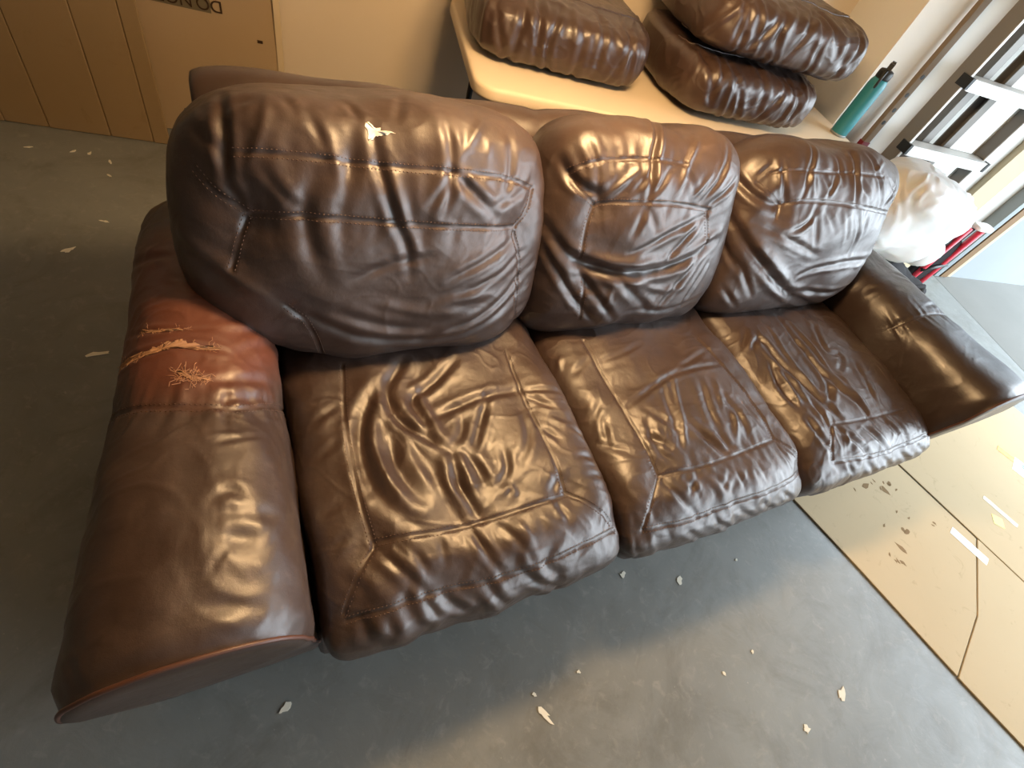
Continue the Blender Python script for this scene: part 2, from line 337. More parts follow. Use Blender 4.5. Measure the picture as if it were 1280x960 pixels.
class Soft:
    """a soft surface with seams, folds, noise; keeps the displaced grid for stitches and tears"""
    def __init__(self, surf, na, nb, seed):
        self.s = surf; self.a = np.linspace(-1, 1, na); self.b = np.linspace(-1, 1, nb)
        A, B = np.meshgrid(self.a, self.b, indexing='ij')
        self.B0 = surf.base(A, B); self.N0 = grid_normals(self.B0)
        # normals at the rim can degenerate: smooth them
        for _ in range(2):
            n = self.N0.copy(); n[1:-1, 1:-1] += .5 * (self.N0[2:, 1:-1] + self.N0[:-2, 1:-1] + self.N0[1:-1, 2:] + self.N0[1:-1, :-2])
            self.N0 = n / np.maximum(np.linalg.norm(n, axis=-1, keepdims=True), 1e-9)
        self.D = np.zeros((na, nb)); self.rng = np.random.default_rng(seed); self.A, self.B = A, B
        self.seams = []; self.fl = 1.0
    def line3(self, ab, step=.012):
        ab = smooth_line(ab); q, _ = resample(ab, .02)
        return resample(self.s.base(q[:, 0], q[:, 1]), step)[0], q
    def seam(self, ab, depth=.005, quilt=.010, pucker=.004, lam=.035, stitched=True, w=.005, qw=.045):
        L, q = self.line3(ab); d, s, tot = line_dist(self.B0, L, .13)
        self.D -= depth * np.exp(-(d / w) ** 2) + quilt * np.exp(-(d / qw) ** 2)
        if pucker:
            for sc in (1, .55):
                self.D += pucker * sc * noise1(s, self.rng, lam * sc) * np.exp(-d / .028) * (1 - np.exp(-(d / .008) ** 2))
        if stitched: self.seams.append(q)
    def fold(self, amp, w, ab):
        """amp > 0: a valley with raised lips; amp < 0: a ridge"""
        L, _ = self.line3(ab); d, s, tot = line_dist(self.B0, L, 5 * w)
        t = np.clip(s / max(tot, 1e-6), 0, 1); env = np.sin(np.pi * np.clip(t * .9 + .05, 0, 1)) ** .7
        wob = 1 + .14 * noise1(s, self.rng, .09)
        if amp > 0:
            f = -np.exp(-(d / w) ** 2) + .55 * np.exp(-((d - 2.1 * w) / (1.1 * w)) ** 2)
        else:
            f = np.exp(-(d / w) ** 2) - .35 * np.exp(-((d - 2.1 * w) / (1.2 * w)) ** 2)
        self.D += abs(amp) * env * wob * f
    def finish(self):
        self.P = self.B0 + self.N0 * self.D[..., None]; self.Nn = grid_normals(self.P)
    def at(self, ab, arr=None):
        ab = np.asarray(ab, float); arr = self.P if arr is None else arr
        fa = (np.clip(ab[:, 0], -1, 1) + 1) / 2 * (len(self.a) - 1); fb = (np.clip(ab[:, 1], -1, 1) + 1) / 2 * (len(self.b) - 1)
        i = np.minimum(fa.astype(int), len(self.a) - 2); j = np.minimum(fb.astype(int), len(self.b) - 2)
        x = (fa - i)[:, None]; y = (fb - j)[:, None]
        return arr[i, j] * (1 - x) * (1 - y) + arr[i + 1, j] * x * (1 - y) + arr[i, j + 1] * (1 - x) * y + arr[i + 1, j + 1] * x * y
    def offset(self, q, side):
        """shift a line of (a,b) points sideways by `side` metres on the surface"""
        e = 1e-3; q = np.asarray(q, float)
        P0 = self.s.base(q[:, 0], q[:, 1])
        Pa = (self.s.base(np.clip(q[:, 0] + e, -1, 1), q[:, 1]) - self.s.base(np.clip(q[:, 0] - e, -1, 1), q[:, 1])) / (2 * e)
        Pb = (self.s.base(q[:, 0], np.clip(q[:, 1] + e, -1, 1)) - self.s.base(q[:, 0], np.clip(q[:, 1] - e, -1, 1))) / (2 * e)
        T = np.gradient(P0, axis=0); N = np.cross(Pa, Pb); S = np.cross(N, T)
        S /= np.maximum(np.linalg.norm(S, axis=1, keepdims=True), 1e-9)
        out = q.copy()
        for k in range(len(q)):
            J = np.stack([Pa[k], Pb[k]], 1); dl = np.linalg.lstsq(J, S[k] * side, rcond=None)[0]
            out[k] = q[k] + np.clip(dl, -.1, .1)
        return out
    def stitches(self, gap=.007, pitch=.0075, ln=.0048, r=.0011):
        V = []; F = []
        for q in self.seams:
            for sd in (-gap, gap):
                o = self.offset(q, sd); L3 = self.at(o)
                n = max(2, int(np.linalg.norm(np.diff(L3, axis=0), axis=1).sum() / pitch))
                arc = np.concatenate([[0], np.cumsum(np.linalg.norm(np.diff(L3, axis=0), axis=1))])
                g = np.linspace(0, arc[-1], n); oo = np.stack([np.interp(g, arc, o[:, i]) for i in (0, 1)], -1)
                C = self.at(oo); N = self.at(oo, self.Nn); N /= np.maximum(np.linalg.norm(N, axis=1, keepdims=True), 1e-9)
                T = np.gradient(C, axis=0); T /= np.maximum(np.linalg.norm(T, axis=1, keepdims=True), 1e-9); S = np.cross(N, T)
                for c, t_, n_, s_ in zip(C, T, N, S):
                    c = c + n_ * r * .5; i = len(V)
                    V += [c - t_ * ln / 2, c + t_ * ln / 2, c + n_ * r, c + s_ * r, c - n_ * r, c - s_ * r]
                    F += [(i, i + 3, i + 2), (i, i + 4, i + 3), (i, i + 5, i + 4), (i, i + 2, i + 5), (i + 1, i + 2, i + 3), (i + 1, i + 3, i + 4), (i + 1, i + 4, i + 5), (i + 1, i + 5, i + 2)]
        return V, F
    def mesh_arrays(self, back=0.0, rings=6):
        """front grid plus (back>0) a rounded back closing the rim"""
        na, nb = self.P.shape[:2]; V = list(map(tuple, self.P.reshape(-1, 3))); F = []
        I = np.arange(na * nb).reshape(na, nb)
        F = np.stack([I[:-1, :-1], I[1:, :-1], I[1:, 1:], I[:-1, 1:]], -1).reshape(-1, 4).tolist()
        if back > 0:
            rim = np.concatenate([I[:, 0], I[-1, 1:], I[-2::-1, -1], I[0, -2:0:-1]])
            R = self.P.reshape(-1, 3)[rim]; c = R.mean(0); N = self.s.N; prev = rim
            for k in range(1, rings + 1):
                t = k / rings * np.pi / 2; sc = np.cos(t) ** .5 if k < rings else .02; h = np.sin(t) ** .6
                ring = c + (R - c) * sc - N * back * h
                st = len(V); V += list(map(tuple, ring)); cur = np.arange(st, st + len(rim)); nx = np.roll
                F += np.stack([prev, cur, np.roll(cur, -1), np.roll(prev, -1)], -1).tolist(); prev = cur
            F.append(prev[::-1].tolist())
        return V, F
# ------------------------------------------------------------ the sofa's soft shapes, in sofa coordinates (x along, y back, z up)
def back_frame(x, y, z, tilt, yaw=0):
    t = math.radians(tilt); U = np.array([math.cos(math.radians(yaw)), math.sin(math.radians(yaw)), 0])
    V = np.array([0, math.sin(t), math.cos(t)]); V = V - U * (U @ V); V /= np.linalg.norm(V)
    return ((x, y, z), U, V, np.cross(U, V))      # normal points to the sitter
def square_foot(u, v, side):
    # a cushion that sits square on the seat: its lower corner(s) pushed out
    a = np.abs(u) if side == 0 else u * side
    q = np.clip((a - .14) / .2, 0, 1) * np.clip((-v - .08) / .18, 0, 1)
    return u + .035 * q * np.sign(u), v - .028 * q
def back_warp(belly, side=0):
    def f(u, v, w):
        u, v = square_foot(u, v, side)
        return u, v, w + belly * np.maximum(0, w) * np.clip(v / .25, -1, 1)
    return f
def back_warp_left(u, v, w):
    u, v = square_foot(u, v, 1)
    v = v - .040 * np.clip((-u - .12) / .28, 0, 1) ** 2 * np.clip(v / .28, 0, 1)
    v = v + .085 * np.clip((-u - .08) / .32, 0, 1) ** 1.5 * np.clip(-v / .28, 0, 1)
    return u, v, w + .05 * np.maximum(0, w) * np.clip(v / .25, -1, 1)
def seat_warp(u, v, w):
    drop = np.clip((-v - .28) / .14, 0, 1)            # the front rolls down
    return u, v, w - .03 * drop ** 2 - .012 * np.clip(v / .4, 0, 1)
S_back = [Pillow(.80, .57, .205, .10, 3.0, 3.0, .20, back_frame(.243, .950, .668, 22), back_warp_left),
          Pillow(.66, .57, .195, .10, 3.0, 3.0, .18, back_frame(.940, .950, .666, 22), back_warp(.05)),
          Pillow(.80, .57, .195, .10, 3.0, 3.0, .20, back_frame(1.665, .950, .662, 22), back_warp(.05, -1))]
def seat_fr(x): return ((x, .565, .345), (1, 0, 0), (0, 1, 0), (0, 0, 1))
S_seat = [Pillow(.690, .87, .135, .09, 4.2, 4.6, .05, seat_fr(.338), seat_warp, 12),
          Pillow(.680, .87, .130, .09, 4.2, 4.6, .05, seat_fr(1.008), seat_warp, 12),
          Pillow(.675, .87, .130, .09, 4.2, 4.6, .05, seat_fr(1.670), seat_warp, 12)]
def arm_profile(x0, x1, top, zin, zout, flip, n=2.35):
    # from the inner foot of the arm over the round top to the outer foot; x0 inner, x1 outer
    w = x1 - x0; r = abs(w) / 2; P = []
    for z in np.linspace(zin, top - r * .95, 10): P.append((x0, z))
    for t in np.linspace(math.pi, 0, 40)[1:-1]:
        cx = math.cos(t); sx = math.sin(t)
        P.append((x0 + w / 2 + w / 2 * math.copysign(abs(cx) ** (2 / n), cx), top - r * .95 + r * .95 * abs(sx) ** (2 / n)))
    for z in np.linspace(top - r * .95, zout, 14): P.append((x1, z))
    return P if not flip else P[::-1]
def front_slant(y, z):
    # the front of the arm leans back towards the floor
    return y + .14 * np.clip(.52 - z, 0, .5) * np.clip(1 - (y - .165) / .35, 0, 1)
def arm_shape_l(x, y, z):
    f = np.clip((y - .16) / 1.0, 0, 1); y = front_slant(y, z)
    return x * (1 - .25 * f), y, z - .03 * f * np.clip((z - .3) / .3, 0, 1) + .006 * np.sin(f * 9)
def arm_shape_r(x, y, z):
    f = np.clip((y - .16) / 1.0, 0, 1); y = front_slant(y, z)
    return x, y, z - .03 * f * np.clip((z - .3) / .3, 0, 1)
S_arm = [Roll(arm_profile(-.005, -.330, .635, .22, .05, True), .165, 1.16, arm_shape_l),
         Roll(arm_profile(1.965, 2.285, .635, .22, .05, False, 2.9), .165, 1.16, arm_shape_r)]
# seam and fold lines, in each surface's own coordinates; folds: depth mm, half-width mm, line
CREASES = {
 'back0': dict(
  seam=[
   [[-0.542, 0.475], [-0.258, 0.442], [-0.05, 0.417], [0.217, 0.408], [0.492, 0.4], [0.667, 0.35]],
   [[-0.692, 0.417], [-0.608, 0.292], [-0.508, 0.2]],
   [[-0.508, 0.2], [-0.317, 0.2], [-0.008, 0.167], [0.267, 0.15], [0.558, 0.125]],
   [[-0.525, 0.183], [-0.558, 0.067], [-0.592, -0.075]],
   [[0.567, 0.083], [0.633, -0.183], [0.625, -0.408], [0.717, -0.617]],
   [[0.575, 0.125], [0.642, 0.225], [0.683, 0.342]],
   [[-0.425, -0.275], [-0.35, -0.375], [-0.325, -0.7]],
  ],
  fold=[
   [9, 9, [[-0.592, 0.767], [-0.575, 0.617], [-0.575, 0.467], [-0.583, 0.358], [-0.542, 0.258]]],
   [4, 9, [[-0.717, 0.633], [-0.583, 0.475]]],
   [-4, 10, [[-0.633, 0.525], [-0.608, 0.417], [-0.558, 0.325]]],
   [3, 8, [[-0.458, 0.408], [-0.408, 0.317], [-0.342, 0.225]]],
   [8, 16, [[-0.267, 0.4], [-0.333, 0.242], [-0.317, 0.092], [-0.275, -0.108]]],
   [-5, 11, [[-0.25, 0.567], [-0.208, 0.442], [-0.208, 0.283]]],
   [5, 12, [[-0.15, 0.575], [-0.158, 0.417], [-0.183, 0.283]]],
   [6, 9, [[-0.075, 0.608], [-0.058, 0.408], [-0.017, 0.2], [0.042, 0.05], [0.05, -0.092]]],
   [-5, 10, [[-0.025, 0.417], [0.017, 0.217], [0.075, 0.033]]],
   [7, 9, [[0.217, 0.65], [0.225, 0.425], [0.183, 0.2]]],
   [-5, 8, [[0.225, 0.433], [0.417, 0.692]]],
   [7, 10, [[0.225, 0.417], [0.308, 0.308], [0.425, 0.2]]],
   [4, 7, [[0.217, 0.417], [0.125, 0.242]]],
   [3, 8, [[0.233, 0.433], [0.3, 0.558]]],
   [-4, 9, [[0.25, 0.417], [0.408, 0.292]]],
   [3, 8, [[-0.308, 0.65], [-0.258, 0.542], [-0.242, 0.467]]],
   [-4, 8, [[-0.425, 0.692], [-0.442, 0.542], [-0.5, 0.425]]],
   [3, 8, [[-0.375, 0.708], [-0.325, 0.608]]],
   [3, 8, [[-0.558, 0.667], [-0.467, 0.7]]],
   [3, 7, [[-0.15, 0.725], [-0.108, 0.608]]],
   [3, 8, [[0.075, 0.775], [0.025, 0.633]]],
   [4, 9, [[0.542, 0.617], [0.517, 0.417], [0.458, 0.267]]],
   [-3, 7, [[0.408, 0.567], [0.392, 0.483]]],
   [5, 8, [[0.558, 0.05], [0.35, -0.05], [0.217, -0.125]]],
   [4, 7, [[0.642, -0.025], [0.425, -0.15], [0.267, -0.217]]],
   [6, 9, [[0.725, -0.133], [0.517, -0.283], [0.325, -0.417], [0.108, -0.483]]],
   [7, 10, [[0.675, -0.275], [0.45, -0.4], [0.275, -0.525], [-0.108, -0.483], [-0.333, -0.35], [-0.45, -0.233]]],
   [-5, 11, [[0.442, -0.242], [0.267, -0.233], [0.158, -0.283]]],
   [-5, 12, [[-0.108, -0.233], [0.092, -0.317], [0.308, -0.325]]],
   [4, 9, [[-0.175, -0.108], [-0.033, -0.025], [0.142, 0.0]]],
   [-7, 14, [[-0.758, 0.092], [-0.642, -0.067], [-0.458, -0.25]]],
   [4, 10, [[-0.233, -0.283], [-0.033, -0.4], [0.175, -0.417]]],
   [3, 8, [[0.392, 0.25], [0.542, 0.292], [0.658, 0.375]]],
  ]),
 'seat0': dict(
  seam=[
   [[-0.483, 0.308], [-0.542, -0.008], [-0.55, -0.292], [-0.533, -0.508]],
   [[-0.525, -0.508], [-0.3, -0.533], [0.008, -0.542], [0.467, -0.525]],
   [[-0.533, -0.525], [-0.633, -0.617], [-0.725, -0.725]],
   [[0.483, 0.283], [0.467, 0.017], [0.475, -0.283], [0.475, -0.508]],
   [[0.492, -0.525], [0.733, -0.7]],
   [[-0.717, -0.75], [-0.392, -0.742], [0.017, -0.767], [0.367, -0.758], [0.775, -0.733]],
  ],
  fold=[
   [11, 15, [[-0.192, 0.267], [-0.367, 0.117], [-0.475, -0.025], [-0.5, -0.217], [-0.458, -0.375], [-0.317, -0.5]]],
   [-8, 12, [[-0.308, 0.183], [-0.433, -0.033], [-0.425, -0.25], [-0.342, -0.425]]],
   [11, 11, [[-0.167, 0.283], [-0.3, 0.142], [-0.292, -0.008], [-0.15, -0.142], [-0.058, -0.225]]],
   [9, 10, [[-0.058, -0.225], [-0.075, -0.392], [-0.025, -0.525]]],
   [-8, 12, [[-0.117, -0.258], [-0.142, -0.367], [-0.067, -0.467]]],
   [8, 12, [[-0.025, -0.192], [0.042, -0.292], [0.058, -0.408]]],
   [8, 10, [[0.142, 0.258], [-0.033, 0.142], [-0.183, 0.092], [-0.158, -0.008], [-0.133, -0.142]]],
   [-7, 10, [[-0.142, 0.158], [-0.125, 0.042], [-0.083, -0.117]]],
   [7, 10, [[0.475, 0.042], [0.217, 0.033], [-0.033, -0.017], [-0.125, -0.042]]],
   [6, 9, [[0.242, 0.025], [0.133, -0.133], [0.058, -0.225]]],
   [7, 12, [[-0.333, -0.108], [-0.358, -0.25], [-0.283, -0.4]]],
   [-6, 12, [[-0.275, -0.1], [-0.258, -0.267], [-0.183, -0.4]]],
   [4, 8, [[0.217, -0.242], [0.208, -0.358], [0.1, -0.417]]],
   [-5, 7, [[0.133, -0.45], [0.167, -0.425], [0.208, -0.45], [0.167, -0.475]]],
   [4, 8, [[0.458, -0.442], [0.4, -0.492]]],
   [5, 9, [[0.058, -0.05], [0.042, -0.133], [-0.058, -0.192]]],
   [4, 9, [[0.417, -0.083], [0.392, -0.233], [0.275, -0.333]]],
   [6, 8, [[-0.525, -0.533], [-0.45, -0.625], [-0.342, -0.75]]],
   [6, 8, [[-0.083, -0.55], [-0.05, -0.65], [0.017, -0.758]]],
   [5, 8, [[0.05, -0.567], [0.142, -0.683], [0.183, -0.75]]],
   [-3, 7, [[0.142, -0.575], [0.192, -0.667]]],
   [4, 7, [[0.4, -0.542], [0.425, -0.633]]],
   [3, 7, [[-0.375, -0.583], [-0.325, -0.667]]],
   [3, 7, [[-0.242, -0.558], [-0.242, -0.658]]],
   [5, 8, [[-0.375, -0.75], [-0.308, -0.842]]],
   [6, 9, [[-0.283, -0.767], [-0.158, -0.875]]],
   [6, 9, [[-0.075, -0.767], [0.042, -0.908]]],
   [6, 9, [[0.125, -0.767], [0.392, -0.992]]],
   [5, 9, [[-0.542, -0.758], [-0.508, -0.842]]],
   [5, 9, [[-0.642, -0.75], [-0.617, -0.842]]],
   [4, 7, [[0.483, 0.033], [0.725, -0.008]]],
   [5, 8, [[0.508, -0.008], [0.642, -0.125]]],
   [5, 8, [[0.567, -0.117], [0.7, -0.192]]],
   [5, 7, [[0.675, -0.208], [0.792, -0.275]]],
   [4, 7, [[0.625, -0.367], [0.783, -0.383]]],
   [4, 7, [[0.5, -0.192], [0.567, -0.267]]],
   [3, 7, [[0.633, -0.467], [0.792, -0.483]]],
   [3, 8, [[-0.692, 0.033], [-0.558, 0.1]]],
   [3, 8, [[-0.7, -0.125], [-0.575, -0.067]]],
   [3, 8, [[-0.733, -0.5], [-0.642, -0.467]]],
   [3, 8, [[-0.717, -0.358], [-0.633, -0.333]]],
  ]),
 'back1': dict(
  seam=[
   [[-0.692, 0.458], [-0.517, 0.533], [-0.35, 0.55], [-0.192, 0.542], [0.058, 0.517]],
   [[-0.5, 0.258], [-0.458, 0.283], [-0.192, 0.292], [0.058, 0.283], [0.333, 0.25]],
   [[-0.5, 0.25], [-0.525, 0.125], [-0.517, -0.067]],
   [[-0.658, 0.383], [-0.5, 0.267]],
   [[0.317, 0.233], [0.408, 0.0]],
   [[-0.458, -0.225], [-0.417, -0.517]],
  ],
  fold=[
   [11, 7, [[-0.075, 0.842], [-0.183, 0.542], [-0.183, 0.308]]],
   [-6, 7, [[0.208, 0.7], [0.058, 0.517], [0.017, 0.35]]],
   [4, 7, [[0.058, 0.5], [0.142, 0.367]]],
   [7, 7, [[0.433, 0.642], [0.342, 0.458], [0.233, 0.308]]],
   [6, 7, [[0.517, 0.458], [0.308, 0.283]]],
   [5, 9, [[-0.592, 0.65], [-0.517, 0.5], [-0.5, 0.342]]],
   [10, 10, [[-0.742, 0.517], [-0.642, 0.383], [-0.475, 0.325]]],
   [-6, 8, [[-0.25, 0.492], [-0.35, 0.408], [-0.442, 0.308]]],
   [4, 7, [[-0.158, 0.492], [-0.292, 0.342]]],
   [5, 7, [[-0.058, 0.492], [-0.167, 0.325]]],
   [-4, 7, [[0.258, 0.475], [0.142, 0.325]]],
   [6, 8, [[0.333, 0.217], [0.042, 0.117], [-0.225, -0.025]]],
   [6, 8, [[0.3, 0.192], [0.175, 0.067], [0.067, -0.092]]],
   [4, 8, [[-0.183, 0.267], [-0.075, 0.117]]],
   [4, 8, [[-0.192, 0.25], [-0.233, 0.1]]],
   [15, 12, [[-0.75, 0.108], [-0.592, -0.075], [-0.417, -0.142], [-0.167, -0.158], [0.067, -0.15], [0.317, -0.058], [0.475, 0.033]]],
   [-8, 14, [[-0.558, -0.008], [-0.408, -0.067], [-0.192, -0.083], [0.033, -0.058]]],
   [8, 9, [[-0.758, 0.0], [-0.625, -0.217], [-0.317, -0.55]]],
   [8, 9, [[-0.55, -0.117], [-0.433, -0.258], [-0.167, -0.533]]],
   [8, 10, [[-0.308, -0.15], [-0.15, -0.275], [0.075, -0.458]]],
   [6, 9, [[0.35, -0.075], [0.225, -0.283], [0.142, -0.467]]],
   [5, 8, [[0.475, -0.133], [0.367, -0.367], [0.375, -0.542]]],
   [-4, 7, [[-0.283, -0.25], [-0.292, -0.383]]],
   [-5, 9, [[-0.142, -0.2], [0.092, -0.308], [0.3, -0.292]]],
   [5, 9, [[-0.108, -0.458], [0.242, -0.483], [0.567, -0.433]]],
  ]),
 'seat1': dict(
  seam=[
   [[-0.517, 0.283], [-0.508, -0.008], [-0.492, -0.283], [-0.492, -0.55]],
   [[-0.483, -0.558], [-0.142, -0.575], [0.558, -0.533]],
   [[-0.508, -0.575], [-0.642, -0.692], [-0.708, -0.775]],
   [[-0.7, -0.783], [-0.367, -0.8], [0.033, -0.775], [0.442, -0.775], [0.767, -0.742]],
   [[0.458, 0.2], [0.508, -0.092], [0.575, -0.308], [0.567, -0.525]],
   [[0.583, -0.542], [0.758, -0.7]],
  ],
  fold=[
   [6, 7, [[-0.458, -0.167], [-0.292, -0.117], [0.0, -0.033], [0.483, -0.017]]],
   [4, 7, [[0.0, -0.033], [0.425, 0.092]]],
   [3, 7, [[-0.458, 0.133], [-0.283, 0.142], [-0.1, 0.2]]],
   [-5, 7, [[-0.025, -0.067], [-0.117, -0.258], [-0.225, -0.45]]],
   [5, 9, [[-0.133, -0.083], [-0.2, -0.283], [-0.258, -0.442]]],
   [4, 9, [[-0.358, -0.208], [-0.267, -0.308], [-0.167, -0.4]]],
   [5, 9, [[-0.483, -0.325], [-0.375, -0.392], [-0.317, -0.5]]],
   [9, 10, [[-0.108, -0.333], [-0.033, -0.45], [0.05, -0.542]]],
   [6, 9, [[0.042, -0.392], [0.117, -0.517]]],
   [6, 11, [[0.175, -0.125], [0.083, -0.325], [0.1, -0.508]]],
   [6, 10, [[0.292, -0.217], [0.342, -0.367], [0.3, -0.5]]],
   [5, 9, [[0.433, -0.275], [0.492, -0.433]]],
   [-5, 9, [[0.308, -0.333], [0.2, -0.483]]],
   [5, 9, [[-0.383, -0.267], [-0.433, -0.433], [-0.342, -0.525]]],
   [-5, 10, [[0.317, -0.125], [0.225, -0.3]]],
   [-5, 7, [[-0.733, 0.217], [-0.767, 0.158]]],
   [3, 8, [[-0.7, 0.092], [-0.542, 0.167]]],
   [4, 9, [[-0.725, -0.183], [-0.633, -0.117]]],
   [4, 9, [[-0.767, -0.308], [-0.683, -0.375], [-0.575, -0.433]]],
   [4, 9, [[-0.658, -0.192], [-0.708, -0.333]]],
   [6, 8, [[-0.483, -0.592], [-0.417, -0.692], [-0.325, -0.775]]],
   [4, 8, [[-0.333, -0.608], [-0.267, -0.717]]],
   [4, 8, [[-0.133, -0.625], [-0.05, -0.725]]],
   [4, 7, [[0.05, -0.633], [0.092, -0.725]]],
   [4, 7, [[0.25, -0.625], [0.292, -0.725]]],
   [4, 7, [[-0.258, -0.617], [-0.342, -0.683]]],
   [3, 7, [[0.0, -0.633], [-0.083, -0.7]]],
   [4, 7, [[0.517, -0.567], [0.592, -0.708]]],
   [4, 7, [[0.608, -0.592], [0.75, -0.692]]],
   [5, 8, [[-0.4, -0.833], [-0.167, -1.0]]],
   [6, 8, [[-0.183, -0.825], [0.1, -1.0]]],
   [6, 8, [[0.042, -0.817], [0.325, -0.992]]],
   [6, 8, [[0.242, -0.817], [0.5, -0.975]]],
   [5, 7, [[0.417, -0.792], [0.608, -0.892]]],
  ]),
 'back2': dict(
  seam=[
   [[-0.708, 0.542], [-0.583, 0.567], [-0.317, 0.558], [-0.042, 0.55], [0.292, 0.533]],
   [[-0.55, 0.3], [-0.458, 0.333], [-0.267, 0.333], [0.117, 0.3], [0.633, 0.242]],
   [[-0.758, 0.45], [-0.558, 0.3]],
   [[0.633, 0.25], [0.633, -0.017], [0.625, -0.208]],
   [[-0.55, 0.283], [-0.558, 0.192]],
  ],
  fold=[
   [7, 7, [[-0.617, 0.642], [-0.592, 0.467], [-0.517, 0.317]]],
   [4, 6, [[-0.683, 0.633], [-0.767, 0.508]]],
   [7, 7, [[-0.308, 0.85], [-0.417, 0.567], [-0.425, 0.35]]],
   [-5, 6, [[-0.408, 0.558], [-0.342, 0.367]]],
   [5, 6, [[-0.158, 0.533], [-0.217, 0.358]]],
   [4, 6, [[-0.275, 0.517], [-0.2, 0.4]]],
   [11, 8, [[0.042, 0.733], [0.0, 0.533], [0.042, 0.317]]],
   [5, 7, [[-0.125, 0.717], [-0.108, 0.467]]],
   [7, 7, [[0.158, 0.708], [0.233, 0.517], [0.333, 0.325]]],
   [5, 6, [[0.042, 0.508], [0.175, 0.333]]],
   [-4, 6, [[0.325, 0.658], [0.183, 0.55]]],
   [6, 7, [[0.517, 0.508], [0.375, 0.292]]],
   [5, 6, [[0.375, 0.508], [0.633, 0.267]]],
   [6, 8, [[-0.292, 0.275], [-0.317, 0.158], [-0.467, 0.092]]],
   [5, 8, [[-0.283, 0.258], [-0.175, -0.008]]],
   [4, 7, [[-0.2, 0.267], [-0.075, 0.125]]],
   [4, 7, [[-0.033, 0.267], [0.075, 0.05]]],
   [6, 8, [[0.058, 0.283], [0.233, 0.033], [0.242, -0.092]]],
   [4, 7, [[0.225, 0.25], [0.275, 0.067]]],
   [6, 9, [[-0.692, 0.158], [-0.508, 0.083], [-0.117, -0.075]]],
   [11, 10, [[-0.908, 0.483], [-0.733, 0.333], [-0.575, 0.275]]],
   [14, 12, [[-0.85, 0.183], [-0.7, -0.008], [-0.5, -0.208], [-0.125, -0.467], [0.358, -0.667]]],
   [-8, 14, [[-0.75, 0.167], [-0.592, -0.042], [-0.3, -0.267]]],
   [8, 9, [[-0.175, -0.25], [0.058, -0.158], [0.633, -0.167]]],
   [8, 9, [[-0.208, -0.392], [0.217, -0.458], [0.575, -0.458], [0.625, -0.292]]],
   [6, 8, [[-0.725, -0.142], [-0.6, -0.283], [-0.492, -0.433]]],
   [7, 8, [[-0.85, -0.008], [-0.733, -0.175], [-0.675, -0.242]]],
   [5, 8, [[-0.717, -0.375], [-0.55, -0.542]]],
   [-6, 9, [[-0.392, -0.358], [-0.083, -0.533]]],
  ]),
 'seat2': dict(
  seam=[
   [[-0.45, -0.542], [-0.142, -0.558], [0.2, -0.567], [0.442, -0.575]],
   [[-0.475, -0.558], [-0.558, -0.642], [-0.567, -0.742]],
   [[-0.55, -0.758], [-0.15, -0.775], [0.242, -0.775], [0.733, -0.767]],
  ],
  fold=[
   [11, 10, [[-0.142, 0.275], [-0.167, 0.025], [-0.167, -0.183], [-0.125, -0.35], [-0.025, -0.475], [-0.017, -0.633]]],
   [-8, 8, [[-0.058, 0.242], [-0.025, 0.008], [-0.092, -0.225], [-0.042, -0.35]]],
   [11, 10, [[-0.533, 0.15], [-0.508, -0.067], [-0.458, -0.192], [-0.425, -0.358], [-0.333, -0.517]]],
   [-8, 9, [[-0.342, 0.2], [-0.4, -0.05], [-0.383, -0.283], [-0.317, -0.383], [-0.308, -0.492]]],
   [9, 9, [[-0.583, -0.067], [-0.675, -0.283], [-0.633, -0.4]]],
   [-7, 7, [[-0.583, -0.117], [-0.592, -0.317], [-0.633, -0.392]]],
   [6, 8, [[-0.583, 0.217], [-0.717, 0.092]]],
   [6, 8, [[-0.667, 0.05], [-0.542, 0.142], [-0.5, 0.058]]],
   [9, 9, [[-0.2, -0.058], [-0.183, -0.175], [-0.192, -0.308], [-0.342, -0.417]]],
   [7, 8, [[0.175, 0.167], [0.067, 0.0], [0.067, -0.083], [0.225, -0.108], [0.042, -0.208]]],
   [7, 9, [[0.283, -0.183], [0.192, -0.358], [0.15, -0.517]]],
   [8, 8, [[-0.542, -0.367], [-0.483, -0.492], [-0.517, -0.583]]],
   [8, 8, [[-0.642, -0.475], [-0.633, -0.6], [-0.575, -0.675]]],
   [-6, 8, [[-0.517, -0.242], [-0.542, -0.425], [-0.483, -0.525]]],
   [-6, 9, [[0.008, -0.25], [-0.033, -0.4], [0.025, -0.517]]],
   [8, 8, [[-0.425, -0.575], [-0.342, -0.658], [-0.208, -0.767]]],
   [7, 8, [[-0.158, -0.608], [-0.067, -0.7], [0.042, -0.8]]],
   [6, 8, [[0.092, -0.575], [0.192, -0.7]]],
   [6, 8, [[0.2, -0.583], [0.308, -0.75], [0.317, -0.8]]],
   [5, 8, [[0.492, -0.608], [0.508, -0.733]]],
   [-5, 8, [[-0.375, -0.592], [-0.408, -0.692]]],
   [6, 8, [[-0.442, -0.775], [-0.35, -0.858]]],
   [6, 8, [[-0.25, -0.783], [-0.042, -0.917]]],
   [6, 8, [[-0.033, -0.792], [0.183, -0.917]]],
   [6, 8, [[0.192, -0.792], [0.533, -0.967]]],
   [6, 8, [[0.433, -0.792], [0.675, -0.892]]],
  ]),
 'arm0': dict(
  seam=[
   [[-0.158, -0.1], [0.05, -0.183], [0.2, -0.217], [0.325, -0.225], [1.0, 0.183]],
  ],
  fold=[
   [5, 9, [[-0.158, 0.658], [0.0, 0.567], [0.067, 0.55]]],
   [3, 5, [[-0.158, 0.267], [0.008, 0.167], [0.125, 0.142], [0.208, 0.142]]],
   [6, 6, [[-0.15, 0.108], [0.017, 0.067], [0.092, 0.075], [0.242, 0.033]]],
   [4, 9, [[0.242, 0.2], [0.4, 0.25]]],
